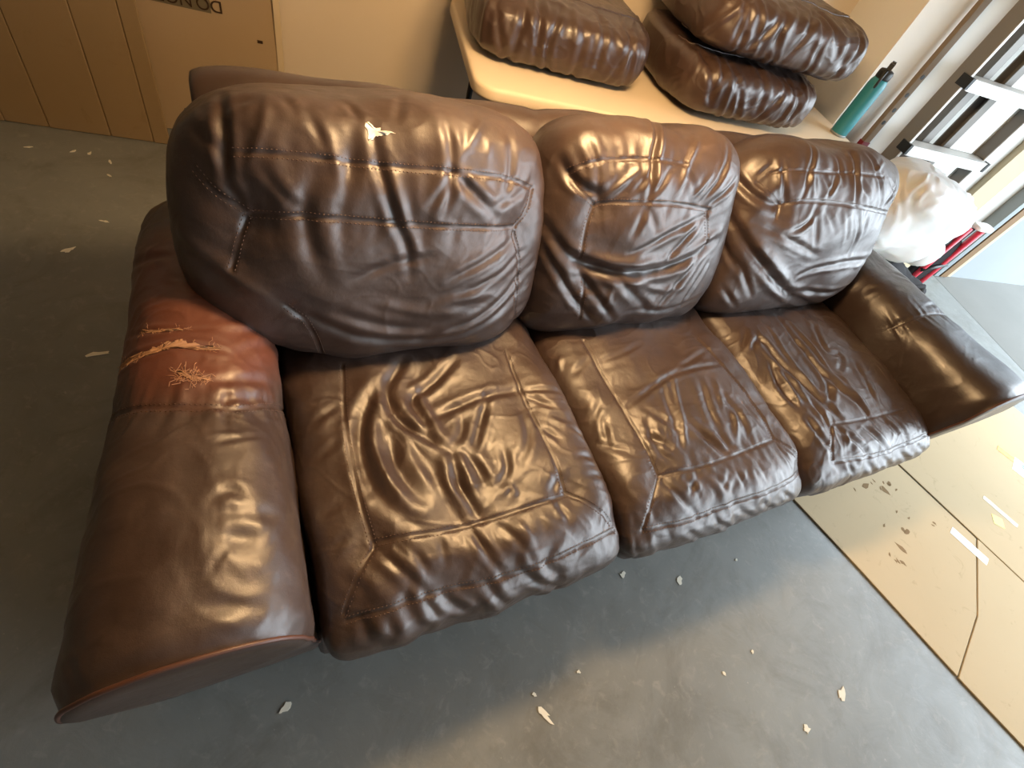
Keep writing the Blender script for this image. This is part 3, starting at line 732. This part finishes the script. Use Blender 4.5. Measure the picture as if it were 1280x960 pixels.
   [3, 9, [[0.25, 0.242], [0.4, 0.342]]],
   [4, 9, [[0.2, -0.117], [0.275, -0.092], [0.417, -0.05]]],
   [4, 9, [[0.208, -0.192], [0.3, -0.167], [0.433, -0.133]]],
   [4, 10, [[0.283, 0.133], [0.517, 0.283]]],
   [4, 10, [[0.283, 0.025], [1.0, 0.667]]],
   [3, 6, [[0.117, -0.075], [0.2, -0.1]]],
   [4, 9, [[0.208, -0.583], [0.25, -0.542], [0.3, -0.592]]],
   [4, 11, [[0.217, -0.617], [0.358, -0.642]]],
   [2, 5, [[0.2, -0.8], [0.242, -0.725]]],
   [4, 12, [[0.167, -0.875], [0.333, -0.917]]],
   [2, 5, [[0.225, -0.367], [0.35, -0.333]]],
   [3, 14, [[0.225, -0.692], [0.333, -0.725]]],
   [3, 12, [[0.25, -0.833], [0.358, -0.867]]],
  ]),
 'arm1': dict(
  seam=[
   [[-0.45, -0.242], [-0.367, -0.267], [-0.208, -0.267], [0.008, -0.283]],
  ],
  fold=[
   [3, 7, [[-0.15, -0.2], [0.008, -0.183]]],
   [3, 7, [[-0.408, -0.242], [-0.3, -0.242]]],
   [4, 10, [[-0.092, 0.142], [0.008, 0.058]]],
   [3, 9, [[-0.375, 0.075], [-0.317, 0.058]]],
  ]),
}
# ------------------------------------------------------------ the sofa
OFF = np.array([.97, .68, 0.0])
ox = float(OFF[0] * math.cos(TURN) - OFF[1] * math.sin(TURN)); oy = float(OFF[0] * math.sin(TURN) + OFF[1] * math.cos(TURN))
sofa = empty('sofa', (ox, oy, 0), TURN)
tag(sofa, 'long brown leather three-seat sofa with torn back cushion and worn rolled arms', 'sofa')
def soft_mesh(name, S, mat, parent, back=0.0):
    V, F = S.mesh_arrays(back); V = np.array(V) - OFF
    return mesh_obj(name, V, F, mat, parent)
def add_stitches(S, parent, **k):
    V, F = S.stitches(**k)
    o = mesh_obj('stitching', np.array(V) - OFF, F, M['thread'], parent, smooth=False); o['kind'] = 'stuff'; o['label'] = 'double rows of pale brown stitches'; return o
def apply_creases(S, key, q, pk, lam, qw=.045, depth=.0030):
    d = CREASES[key]
    for l in d['seam']: S.seam(l, depth=depth, quilt=q, pucker=pk, lam=lam, qw=qw)
    for a, w_, l in d['fold']: S.fold(a / 1000 * FOLD, w_ / 1000, l)
FOLD = .68
softs = {}
SEAT_LAB = ['seat cushion beside the torn arm, its top sunken in deep folds', 'middle seat cushion', 'seat cushion beside the smooth arm, with long slanting folds']
BACK_LAB = ['widest back cushion, torn near its upper seam', 'middle back cushion with an overhanging fold', 'back cushion with many gathers across its top']
for i in range(3):
    S = Soft(S_seat[i], 250, 300, 20 + i)
    P = S.B0; top = np.clip((P[..., 2] - .40) / .05, 0, 1)
    S.D += .004 * wave_noise(P, S.rng, .22, 8) + .0007 * wave_noise(P, S.rng, .07, 10)
    if i == 0:   # the sat-in hollow
        d = np.hypot((P[..., 0] - .34) / .19, (P[..., 1] - .55) / .22); S.D -= .020 * np.exp(-d ** 2)
    S.D += (.0010, .0008, .0012)[i] * (crumple(P, S.rng, .13) - .4) + .0003 * (crumple(P, S.rng, .05) - .4)
    fr = np.clip((.30 - P[..., 1]) / .10, 0, 1)            # gathered front edge
    x = P[..., 0] + .35 * (P[..., 2] - .4) + .012 * wave_noise(P, S.rng, .06, 5)
    S.D += fr * .0018 * noise1(x, S.rng, .09)
    apply_creases(S, 'seat%d' % i, (.007, .006, .006)[i], .0011, .085)
    S.finish(); o = soft_mesh('seat_cushion', S, M['leather'], sofa, S_seat[i].Tb); tag(o, SEAT_LAB[i]); add_stitches(S, o)
for i in range(3):
    S = Soft(S_back[i], 290, 230, 40 + i)
    P = S.B0
    S.D += .006 * wave_noise(P, S.rng, .25, 8) + .0009 * wave_noise(P, S.rng, .08, 10)
    S.D += .0005 * (crumple(P, S.rng, .15) - .4) + .0002 * (crumple(P, S.rng, .06) - .4)
    apply_creases(S, 'back%d' % i, .009, .0020, .08, .05)
    S.finish(); o = soft_mesh('back_cushion', S, M['leather'], sofa, S_back[i].Tb); tag(o, BACK_LAB[i]); add_stitches(S, o); softs['back%d' % i] = S; softs['back%d_o' % i] = o
def patch_on(S, name, ab, mat, parent, lift, label=None, jag=0, seed=1):
    """an irregular flat patch following the surface"""
    rng = np.random.default_rng(seed); ab = np.array(ab, float); c = ab.mean(0)
    pts = []
    for k in range(len(ab)):
        p, q = ab[k], ab[(k + 1) % len(ab)]
        for t in np.linspace(0, 1, 6)[:-1]: pts.append(p + (q - p) * t + rng.normal(size=2) * jag)
    pts = np.array(pts); n = len(pts); V = []; F = []
    for r_ in (1, .66, .33):
        q = c + (pts - c) * r_; N = S.at(q, S.Nn); V += list(S.at(q) + N * (lift + .0015 * (1 - r_)) - OFF)
    V.append(S.at(c[None])[0] + S.at(c[None], S.Nn)[0] * (lift + .001) - OFF)
    for j in range(2):
        for k in range(n): F.append((j * n + k, j * n + (k + 1) % n, (j + 1) * n + (k + 1) % n, (j + 1) * n + k))
    for k in range(n): F.append((2 * n + k, 2 * n + (k + 1) % n, 3 * n))
    o = mesh_obj(name, V, F, mat, parent)
    if label: o['label'] = label
    return o
patch_on(softs['back0'], 'exposed_foam', [(-.094, .604), (-.082, .612), (-.058, .585), (0.005, .565), (-.035, .552), (-.070, .545), (-.088, .522)], M['foam'], softs['back0_o'], .0015, 'white foam showing through a ragged tear', .004)
# arms
ARM_LAB = ['rolled arm with rubbed red-brown top and frayed tears', 'smooth rolled arm with shade put into its leather colour']
for i in range(2):
    S = Soft(S_arm[i], 200, 260, 60 + i); P = S.B0
    S.D += .004 * wave_noise(P, S.rng, .3, 8) + (.0010, .0004)[i] * wave_noise(P, S.rng, .08, 10) + (.0012, .0006)[i] * (crumple(P, S.rng, .13) - .4)
    apply_creases(S, 'arm%d' % i, .006, .0022, .04)
    # both ends tuck in to their seams
    for y in (.165, 1.16): S.D -= .010 * np.exp(-(np.abs(P[..., 1] - y) / .02) ** 2)
    S.finish()
    o = soft_mesh('armrest', S, (M['leather_old'], M['leather_smooth_shaded'])[i], sofa); tag(o, ARM_LAB[i]); add_stitches(S, o)
    softs['arm%d' % i] = S; softs['arm%d_o' % i] = o
    for j, nm in ((0, 'front_panel'), (-1, 'rear_panel')):
        E = S.P[:, j] - OFF; lo = .05
        ends = [E[0], E[-1]]
        inner = ends[1] if i == 0 else ends[0]
        ring = list(E[::3]); ext = inner.copy(); ext[2] = lo; ext[1] += .14 * .17 if j == 0 else 0
        ring = ring + [ext] if i == 0 else [ext] + ring
        ring = np.array(ring); c = np.array([ring[:, 0].mean(), ring[:, 1].mean() if j else .165 - OFF[1] + .14 * .16, .36]); n = len(ring); V = []; F = []
        sgn = -1 if j == 0 else 1
        for k, (sc, off) in enumerate(((1, 0), (.985, .006), (.9, .010), (.5, .014), (.02, .015))):
            q = c + (ring - c) * sc; q[:, 1] += sgn * off; V += list(q)
        for k in range(4):
            for a in range(n): F.append((k * n + a, k * n + (a + 1) % n, (k + 1) * n + (a + 1) % n, (k + 1) * n + a))
        F.append(tuple(range(4 * n, 5 * n)))
        pn = mesh_obj(nm, V, F, M['leather'], o)
        if j == 0:
            pts = [E[k] + np.array([0, -.002, .002]) for k in range(len(E) - 1, -1, -3)]
            mesh_obj('piping', *tube(pts, .0036, 8), M['thread_dark'], o)['label'] = 'rubbed reddish edge piping'
# tears in the worn arm: ragged slits with lining fibres
S = softs['arm0']; o = softs['arm0_o']
rng = np.random.default_rng(5)
def slit(line, width, seed, fibres, flen):
    L = smooth_line(line); n = len(L); rg = np.random.default_rng(seed)
    wd = width * np.sin(np.linspace(.12, math.pi - .12, n)) * (.6 + .8 * rg.random(n))
    up = [(a, b + w_) for (a, b), w_ in zip(L, wd)]; dn = [(a, b - w_ * .7) for (a, b), w_ in zip(L, wd)]
    t = patch_on(S, 'torn_lining', up + dn[::-1], M['fibre'], o, .001, 'frayed tan lining in a torn slit', .002, seed)
    V = []; F = []
    for k in range(fibres):
        p = L[rg.integers(1, n - 1)] + rg.normal(size=2) * np.array([.012, .006]); P0 = S.at(p[None])[0] - OFF; N = S.at(p[None], S.Nn)[0]
        d = rg.normal(size=3); d -= N * (d @ N); d /= np.linalg.norm(d); l = flen * (.4 + rg.random())
        pts = [P0, P0 + d * l * .35 + N * l * .06 + rg.normal(size=3) * l * .10, P0 + d * l * .7 + N * l * .05 + rg.normal(size=3) * l * .12, P0 + d * l + N * .0008 + rg.normal(size=3) * l * .10]
        v, f = tube(pts, .00038, 4); q = len(V); V += v; F += [tuple(x + q for x in g) for g in f]
    fo = mesh_obj('loose_threads', V, F, M['fibre'], o, smooth=False); fo['kind'] = 'stuff'
slit([(-.14, .115), (-.042, .067), (.017, .067), (.067, .067), (.117, .075), (.175, .05), (.235, .042)], .017, 3, 110, .011)
slit([(-.02, .19), (.025, .160), (.08, .150), (.125, .142)], .005, 4, 50, .008)
slit([(.117, -.05), (.142, -.083), (.16, -.09), (.200, -.098)], .005, 6, 90, .015)
# backrest: a padded board with a rolled top, running behind the cushions
prof = [(1.02, .25), (1.04, .55), (1.06, .74), (1.075, .815), (1.10, .855), (1.14, .873), (1.18, .865), (1.205, .84), (1.22, .79), (1.235, .55), (1.25, .05)]
xs = np.concatenate([[-.088, -.084, -.070], np.linspace(-.03, 2.06, 90), [2.10, 2.114, 2.118]]); V = []; F = []
nrm = np.array(prof); cc = np.array([1.14, .55]); rg = np.random.default_rng(9)
for x in xs:
    e = min(x + .088, 2.118 - x); sc = 1 - .06 * math.exp(-e / .012)
    wv = .004 * math.sin(x * 9) + .003 * math.sin(x * 23 + 1) - .010 * math.exp(-((x - .705) / .012) ** 2)
    for y, z in prof:
        f = np.clip((z - .6) / .2, 0, 1)
        V.append((x - OFF[0], cc[0] + (y - cc[0]) * sc + .05 - .055 * (x + .08) / 1.5 - OFF[1], cc[1] + (z - cc[1]) * sc + wv * f))
n = len(prof)
for i in range(len(xs) - 1):
    for k in range(n - 1): F.append((i * n + k, (i + 1) * n + k, (i + 1) * n + k + 1, i * n + k + 1))
F.append(tuple(range(n))); F.append(tuple((len(xs) - 1) * n + k for k in range(n))[::-1])
bo = mesh_obj('backrest', V, F, M['leather'], sofa); tag(bo, 'padded backrest with rolled top edge')
bo.modifiers.new('sub', 'SUBSURF').levels = 1; bo.modifiers['sub'].render_levels = 1
bb = mesh_obj('base', *box_vf(-.01 - OFF[0], 1.97 - OFF[0], .20 - OFF[1], 1.15 - OFF[1], .045, .29), M['leather'], sofa, False); bevel(bb, .02, 3)
for fx, fy in ((-.2, .45), (2.15, .45), (-.15, 1.08), (2.12, 1.08), (.97, .26), (.97, 1.08)):
    mesh_obj('foot', *lathe([(.022, 0), (.03, .05)], 16, fx - OFF[0], fy - OFF[1]), M['steel_black'], sofa)
# ------------------------------------------------------------ folding table
tb = empty('folding_table', (1.305, 2.04, 0)); tag(tb, 'cream plastic folding table with black legs behind the sofa', 'table')
def tvf(vf, o=(1.305, 2.04, 0)): return [(x - o[0], y - o[1], z - o[2]) for x, y, z in vf[0]], vf[1]
bevel(mesh_obj('tabletop', *tvf(prism(round_rect(.385, 2.215, 1.655, 2.425, .075), .697, .742)), M['table_top'], tb), .012, 3)
for p, s in ((.515, 1), (2.09, -1)):
    for z in (.06, .62): mesh_obj('crossbar', *tvf(tube([(p, 1.80, z), (p, 2.30, z)], .012)), M['steel_black'], tb)
    for q in (1.80, 2.30): mesh_obj('leg', *tvf(tube([(p, q, 0), (p, q, .70)], .013)), M['steel_black'], tb)
    mesh_obj('brace', *tvf(tube([(p + .062 * s, 1.90, .698), (p + .058 * s, 1.90, .35), (p, 1.90, .06)], .011)), M['steel_black'], tb)
    mesh_obj('brace', *tvf(tube([(p + .01 * s, 1.90, .698), (p + .008 * s, 1.90, .35), (p, 1.90, .06)], .011)), M['steel_black'], tb)
# ------------------------------------------------------------ loose cushions on the table
def loose(name, c, rz, W, H, D, seed, label, folds, tilt=0):
    """W wide, H thick, D deep; its gathered front faces -q"""
    o = empty(name, c, rz); tag(o, label, 'cushion', 'loose seat cushions on the folding table')
    P_ = Pillow(W, H, D / 2, D / 2, 5.5, 4.2, .10, ((0, 0, H / 2), (1, 0, 0), (0, 0, 1), (0, -1, 0)), None, 6)
    S = Soft(P_, 230, 200, seed); P = S.B0; rg = S.rng
    S.D += .004 * wave_noise(P, rg, .25, 8) + .0008 * wave_noise(P, rg, .06, 8)
    fr = np.clip((-P[..., 1] - D * .28) / .08, 0, 1)
    S.D += .0016 * (crumple(P, rg, .12) - .4)
    x = P[..., 0] + .02 * wave_noise(P, rg, .08, 5)
    k = 0
    for j in range(folds):          # zigzag gathers down the front band
        a = -.55 + 1.12 * (j + rg.random() * .6) / folds; b0 = .15 + .5 * rg.random(); b1 = b0 - .45 - .5 * rg.random(); dx = (.07 if j % 2 else -.02) + rg.normal() * .05
        S.fold((.0052 if j % 3 else -.004) * (.7 + .6 * rg.random()), .0085 + .004 * rg.random(), [(a - dx, b0), (a + rg.normal() * .02, (b0 + b1) / 2), (a + dx, b1)])
    S.finish()
    V, F = S.mesh_arrays(D / 2); V = np.array(V); V[:, 2] = np.clip(V[:, 2], .001, H + .004)
    mesh_obj('cover', V, F, M['leather_loose'], o)
    # welt round the front band
    A = np.linspace(-.80, .80, 60)
    for b in (.62, -.62):
        L = S.at(np.stack([A, np.full(60, b)], 1)) + S.at(np.stack([A, np.full(60, b)], 1), S.Nn) * .0005
        mesh_obj('welt', *tube(L, .003, 6), M['leather_loose'], o)
    return o
loose('loose_cushion', (.725, 2.105, .745), R(-2), .65, .20, .60, 81, 'brown leather cushion lying alone at the near end of the folding table', 13)
loose('loose_cushion', (1.470, 2.050, .754), R(4), .66, .185, .64, 82, 'lower brown leather cushion of the stack of two on the table', 15)
loose('loose_cushion', (1.510, 2.070, .949), R(1), .72, .19, .66, 83, 'upper brown leather cushion of the stack of two on the table', 17)
# ------------------------------------------------------------ water bottle
wb = empty('water_bottle', (2.165, 1.945, .742), R(40)); tag(wb, 'teal metal water bottle with black flip lid on the table end', 'bottle')
mesh_obj('body', *lathe([(.034, 0), (.037, .004), (.0375, .03), (.0375, .215), (.036, .228), (.031, .240), (.028, .246)], 40), M['teal'], wb)
ld = mesh_obj('lid', *lathe([(.030, .244), (.031, .250), (.031, .268), (.028, .276), (.016, .280)], 32), M['black_plastic'], wb)
mesh_obj('spout', *join(box_vf(-.010, .022, -.010, .010, .276, .302), box_vf(.012, .030, -.008, .008, .290, .308)), M['black_plastic'], ld, False)
mesh_obj('carry_loop', *tube([(-.024, 0, .272), (-.034, 0, .276), (-.044, 0, .262), (-.046, 0, .235), (-.040, 0, .215), (-.036, 0, .222)], .0055, 10), M['black_plastic'], ld)
mesh_obj('base_ring', *lathe([(.0355, -.0), (.0383, .002), (.0383, .008), (.0376, .010)], 40), M['galv'], wb)
# ------------------------------------------------------------ stepladder standing folded against the white wall
sl = empty('stepladder', (2.92, 1.98, 0)); tag(sl, 'tall folded aluminium stepladder standing against the white wall', 'ladder')
def C_rail(p, q, d, H, s, wd=.014):
    """channel rail: grey web facing sideways with bright flanges"""
    web = box_vf(p - .003, p + .003, q, q + d, 0, H); return web, join(box_vf(min(p, p + s * wd), max(p, p + s * wd), q - .003, q + .003, 0, H), box_vf(min(p, p + s * wd), max(p, p + s * wd), q + d - .003, q + d + .003, 0, H))
SO = (2.92, 1.98, 0)
for p, s in ((2.545, 1), (3.115, -1)):
    web, fl = C_rail(p, 1.90, .075, 1.85, s)
    r_ = mesh_obj('front_rail', *tvf(web, SO), M['alu'], sl, False); mesh_obj('flange', *tvf(fl, SO), M['alu_bright'], r_, False)
    mesh_obj('rubber_foot', *tvf(box_vf(p - .02, p + .02, 1.885, 1.985, -.0, .03), SO), M['black_plastic'], r_, False)
for p, s in ((2.74, 1), (2.95, -1)):
    web, fl = C_rail(p, 1.995, .05, 1.75, s, .05)
    r_ = mesh_obj('rear_rail', *tvf(web, SO), M['alu'], sl, False); mesh_obj('flange', *tvf(fl, SO), M['alu'], r_, False)
for k in range(6):
    z = .185 + .298 * k
    st = mesh_obj('step', *tvf(join(box_vf(2.55, 3.11, 1.885, 1.955, z + .006, z + .012), box_vf(2.55, 3.11, 1.872, 1.879, z - .035, z + .012), box_vf(2.55, 3.11, 1.949, 1.955, z - .02, z + .012)), SO), M['alu_bright'], sl, False)
    for p in (2.542, 3.118): mesh_obj('bracket', *tvf(box_vf(p - .008, p + .008, 1.868, 1.93, z - .03, z + .014), SO), M['black_plastic'], st, False)
for k in range(4): mesh_obj('rear_brace', *tvf(box_vf(2.74, 2.95, 2.005, 2.030, .30 + .36 * k, .33 + .36 * k), SO), M['alu'], sl, False)
mesh_obj('top_cap', *tvf(box_vf(2.52, 3.14, 1.86, 2.05, 1.85, 1.90), SO), M['dark_red'], sl, False)
wd = empty('wooden_strip', (2.50, 2.06, 0)); tag(wd, 'long weathered wooden strip with dark red foot leaning beside the stepladder', 'board')
WO = (2.50, 2.06, 0)
bevel(mesh_obj('board', *tvf(box_vf(2.470, 2.512, 2.050, 2.075, .55, 2.3), WO), M['plank'], wd, False), .003)
mesh_obj('red_foot', *tvf(box_vf(2.468, 2.514, 2.048, 2.077, 0, .70), WO), M['dark_red'], wd, False)
for z in (.80, .86, .93, 1.01): mesh_obj('hole', *tvf(tube([(2.491, 2.051, z), (2.491, 2.0485, z)], .010, 12), WO), M['black_plastic'], wd, False)
# ------------------------------------------------------------ things by the door post
def blob(name, c, r, mat, parent, seed, amp, squash=None, n=64, e=.8):
    rg = np.random.default_rng(seed); th = np.linspace(0, 2 * np.pi, n, endpoint=False); ph = np.linspace(.02, np.pi - .02, n // 2)
    T, Pp = np.meshgrid(th, ph, indexing='ij')
    cs = lambda t: np.sign(np.cos(t)) * np.abs(np.cos(t)) ** e; sn = lambda t: np.sign(np.sin(t)) * np.abs(np.sin(t)) ** e
    P = np.stack([cs(T) * sn(Pp) * r[0], sn(T) * sn(Pp) * r[1], cs(Pp) * r[2]], -1)
    P = P * (1 + amp * wave_noise(P, rg, .30, 8) + amp * .45 * (crumple(P, rg, .20) - .4))[..., None]
    if squash: P = squash(P)
    P = P + np.array(c); P[..., 2] = np.maximum(P[..., 2], .0); m_, k = P.shape[:2]; F = []
    for i in range(m_):
        for j in range(k - 1): F.append((i * k + j, i * k + j + 1, ((i + 1) % m_) * k + j + 1, ((i + 1) % m_) * k + j))
    F.append(tuple(i * k for i in range(m_))); F.append(tuple(i * k + k - 1 for i in range(m_))[::-1])
    return mesh_obj(name, P.reshape(-1, 3), F, mat, parent)
db = empty('duffel_bag', (2.78, 1.60, 0)); tag(db, 'black fabric bag on the floor under the white stuffed bag', 'bag')
blob('bag_body', (0, 0, .165), (.28, .15, .165), M['black_cloth'], db, 3, .12)
mesh_obj('strap', *tube([(-.2, -.14, .2), (-.12, -.165, .30), (.05, -.165, .33), (.16, -.14, .25)], .012, 8), M['black_cloth'], db)
bg_ = empty('stuffed_bag', (2.50, 1.66, .40)); tag(bg_, 'plump white stuffed bag between the sofa and the stepladder', 'bag')
blob('bag_body', (0, 0, .19), (.29, .20, .19), M['bag'], bg_, 8, .085, n=96, e=.62)
blob('knot', (.22, -.12, .07), (.08, .06, .065), M['bag'], bg_, 12, .16, n=40)
fs = empty('folding_stool', (3.36, 1.78, 0)); tag(fs, 'folded red-legged stool with black cloth standing by the door post', 'stool')
for x, y in ((-.055, -.01), (.055, -.01)): mesh_obj('leg', *tube([(x, y, 0), (x, y, .50)], .017, 14), M['red'], fs)
for x, y in ((-.03, .05), (.075, .05)): mesh_obj('leg', *tube([(x, y, 0), (x + .02, y, .49)], .013, 12), M['steel_black'], fs)
bevel(mesh_obj('cap_bar', *prism(round_rect(-.02, .115, -.035, .035, .03), .50, .525), M['white'], fs), .006)
mesh_obj('cross_bar', *tube([(-.07, -.02, .20), (.08, -.02, .26)], .012, 10), M['steel_black'], fs)
blob('cloth_seat', (-.16, .03, .38), (.11, .05, .13), M['black_cloth'], fs, 21, .16, n=40)
blob('cloth_fold', (0, .02, .22), (.10, .035, .20), M['black_cloth'], fs, 22, .10, n=40)
# ------------------------------------------------------------ flattened boxes leaning on the back wall
def leaning(name, p0, p1, qb, qt, H, label, mat, creases=(), thick=.012, flap=None):
    o = empty(name, ((p0 + p1) / 2, qb, 0)); tag(o, label, 'cardboard', 'flattened boxes leaning on the wall'); cx = (p0 + p1) / 2
    cuts = [p0] + list(creases) + [p1]; sl_ = (qt - qb) / H
    for i in range(len(cuts) - 1):
        a, b_ = cuts[i] + .0012 * (i > 0), cuts[i + 1] - .0012 * (i < len(cuts) - 2); d = .0015 * (i % 2)
        V = []; 
        for x in (a, b_):
            for y in (0, thick):
                for z in (.002, H): V.append((x - cx, y + d + sl_ * z, z))
        bevel(mesh_obj('panel', V, box_vf(0, 1, 0, 1, 0, 1)[1], mat, o, False), .003)
    V = []
    for x in (p0 + .004, p1 - .004):
        for y in (.006, thick + .004):
            for z in (.004, H - .004): V.append((x - cx, y + sl_ * z, z))
    mesh_obj('liner', V, box_vf(0, 1, 0, 1, 0, 1)[1], M['card_edge'], o, False)
    return o
ca = leaning('flat_box', -1.62, -.715, 2.262, 2.37, 1.35, 'darker brown flattened box with upright creases leaning at the left end of the wall', M['card'], (-1.27, -1.13, -.925, -.775))
cb = leaning('flat_box', -.95, -.253, 2.385, 2.428, 1.30, 'paler flattened box with upside-down lettering leaning on the wall', M['card_pale'])
def lettering(txt, size, mat, parent, loc, rot, ext=.0004):
    cu = bpy.data.curves.new('lettering', 'FONT'); cu.body = txt; cu.size = size; cu.extrude = ext
    t_ = bpy.data.objects.new('tmp', cu); COL.objects.link(t_); dg = bpy.context.evaluated_depsgraph_get(); me = bpy.data.meshes.new_from_object(t_.evaluated_get(dg))
    bpy.data.objects.remove(t_); me.materials.clear(); me.materials.append(mat)
    o = bpy.data.objects.new('lettering', me); COL.objects.link(o); o.parent = parent; o.location = loc; o.rotation_euler = rot; return o
CX = (-.95 - .253) / 2
sl2 = (2.428 - 2.385) / 1.30
tp = mesh_obj('grey_tape', *box_vf(-.72 - CX, -.495 - CX, -.0015 + sl2 * .51, .002 + sl2 * .51, .488, .56), M['tape_dark'], cb, False); tp.rotation_euler = (0, 0, 0)
# rotated half a turn: the box stands on its head
for wd_, x_ in (('DO', -.452), ('NOT', -.553)): lettering(wd_, .058, M['ink'], cb, (x_ - CX, -.0035 + sl2 * .51, .535), (R(90), R(180), 0))
mesh_obj('edge_tape', *box_vf(-.275 - CX, -.252 - CX, -.002 + sl2 * .3, .016 + sl2 * .3, .01, 1.28), M['clear_tape'], cb, False)
mesh_obj('stain', *prism(round_rect(-.345 - CX, -.325 - CX, 0, .004, .0015), 0, .01), M['ink'], cb, False).location = (0, -.0022 + sl2 * .42, .42)
# ------------------------------------------------------------ cardboard on the floor
d1 = np.array([.426, -.905]); n1_ = np.array([.905, .426]); o1 = np.array([1.64, .471])
def fl(u, v): return tuple(o1 + d1 * u + n1_ * v)
def floor_sheet(name, poly, z0, z1, label, mat, waves=0):
    c = np.mean(poly, axis=0); o = empty(name, (c[0], c[1], 0)); tag(o, label, 'cardboard', 'flattened boxes on the floor')
    bevel(mesh_obj('sheet', *prism([(p[0] - c[0], p[1] - c[1]) for p in poly], z0, z1), mat, o, False), .0015); return o, c
cut = .66
f1, c1 = floor_sheet('floor_cardboard', [fl(-.75, 0), fl(.28, .004), fl(.685, -.006), fl(.66, .30), fl(.545, .66), fl(-.75, .655)][::-1], .001, .007, 'pale smudged cardboard sheet sticking out from under the sofa onto the grey floor', M['card_floor'])
f2, c2 = floor_sheet('floor_cardboard', [fl(.69, -.008), fl(2.2, 0.01), fl(2.2, .668), fl(.551, .665), fl(.665, .30)][::-1], .001, .0075, 'pale cardboard flap nearest the bottom corner of the picture', M['card_floor'])
f3, c3 = floor_sheet('floor_cardboard', [fl(-.40, .672), fl(2.3, .676), fl(2.3, 1.86), fl(-.40, 1.86)][::-1], .001, .0065, 'wide cardboard sheet with yellow tape and a white label in front of the smooth arm', M['card_floor'])
def bit(name, parent, c, x, y, L, W, ang, mat, z, label=None, h=.0008):
    o = mesh_obj(name, *box_vf(-L / 2, L / 2, -W / 2, W / 2, 0, h), mat, parent, False); o.location = (x - c[0], y - c[1], z); o.rotation_euler = (0, 0, R(ang))
    if label: o['label'] = label
    return o
A0 = math.degrees(math.atan2(-.905, .426))
bit('tape', f3, c3, 3.096, .625, .085, .038, A0 + 8, M['yellow'], .0066, 'short piece of yellow tape')
lb = bit('shipping_label', f3, c3, 3.15, .50, .18, .11, A0 + 8, M['white'], .0066, 'white label with blue and grey print')
mesh_obj('blue_print', *join(box_vf(-.05, .0, .012, .020, .0008, .0014), box_vf(-.05, .01, .026, .036, .0008, .0014)), M['blue'], lb, False)
mesh_obj('grey_print', *join(box_vf(-.02, .07, -.03, -.012, .0008, .0014), box_vf(.0, .06, -.05, -.036, .0008, .0014)), M['grey_print'], lb, False)
bit('tape', f3, c3, 2.74, .355, .16, .025, A0 + 3, M['clear_tape'], .0066)
bit('sticker', f3, c3, 2.68, .315, .05, .05, A0 + 30, M['pale_yellow'], .0066, 'pale yellow sticker')
bit('label_strip', f1, c1, 2.40, .235, .16, .042, A0 + 4, M['white'], .0071, 'white printed strip')
rg = np.random.default_rng(31)
for k in range(26):   # scuffs of dirt trodden onto the sheets
    u = .02 + .40 * rg.random(); v = .18 + .38 * rg.random(); x, y = fl(u, v)
    s = .006 + .016 * rg.random() ** 2
    pts = [(s * (1 + .5 * rg.normal()) * math.cos(a), s * .5 * math.sin(a) * (1 + .4 * rg.random())) for a in np.linspace(0, 6.28, 8)[:-1]]
    o = mesh_obj('dirt_mark', *prism(pts, 0, .0004), M['dirt'], f1, False); o.location = (x - c1[0], y - c1[1], .0071); o.rotation_euler = (0, 0, rg.random() * 6)
# ------------------------------------------------------------ flakes on the concrete
def flake(name, x, y, s, asp, ang, label, seed, group=None):
    rg = np.random.default_rng(seed)
    pts = [(s * (1 + .28 * rg.normal()) * math.cos(a), s * asp * (1 + .28 * rg.normal()) * math.sin(a)) for a in np.linspace(0, 2 * math.pi, 12)[:-1]]
    o = mesh_obj(name, *prism(pts, 0, .0015), M['chip'], None, False, (x, y, .0004)); o.rotation_euler = (0, 0, R(ang)); tag(o, label, 'debris', group or 'pale flakes on the concrete floor'); return o
for k, (x, y, s_, asp, ang, lab) in enumerate([
    (-.118, .112, .013, .6, 40, 'pale flake on the dark floor just below the torn arm'),
    (.487, -.007, .022, .38, -50, 'long pale flake on the floor in front of the sunken seat'),
    (1.433, -.121, .018, .55, 45, 'pale lobed flake on the floor nearest the cardboard edge'),
    (1.253, -.177, .011, .8, 20, 'small cream flake near the bottom edge of the picture'),
    (-.710, 1.114, .026, .30, 12, 'long pale flake on the dark floor beside the torn arm'),
    (-.889, 1.558, .020, .35, 40, 'pale curved flake on the dark floor left of the sofa'),
    (.821, .300, .010, .7, 30, 'pale speck on the floor under the gap between the first two seats'),
    (1.017, .261, .012, .8, 70, 'round pale fleck on the floor in front of the middle seat')]):
    flake('paint_flake', x, y, s_, asp, ang, lab, 200 + k)
NB = 'tiny pale floor speck near the leaning cardboard, '
for k, (x, y, w_) in enumerate([(-1.152, 2.115, 'leftmost of all'), (-1.018, 2.127, 'second from the left'), (-.966, 2.125, 'third from the left'), (-.889, 2.085, 'right end of the row'), (-.871, 1.996, 'just below the row'), (-.824, 1.724, 'farthest below the row')]):
    flake('paint_flake', x, y, .011, .4, 20 + 30 * k, NB + w_, 230 + k, 'specks near the leaning cardboard')
for k, (x, y, w_) in enumerate([(.605, .069, 'right of the long flake'), (1.177, .032, 'right-hand of the pair in the middle'), (1.052, -.005, 'left-hand of the pair in the middle'), (.471, .039, 'just behind the long flake'), (1.26, .299, 'close under the middle seat')]):
    flake('paint_flake', x, y, .006, .7, 50 * k, 'tiny pale speck on the concrete, ' + w_, 250 + k, 'specks in front of the sofa')
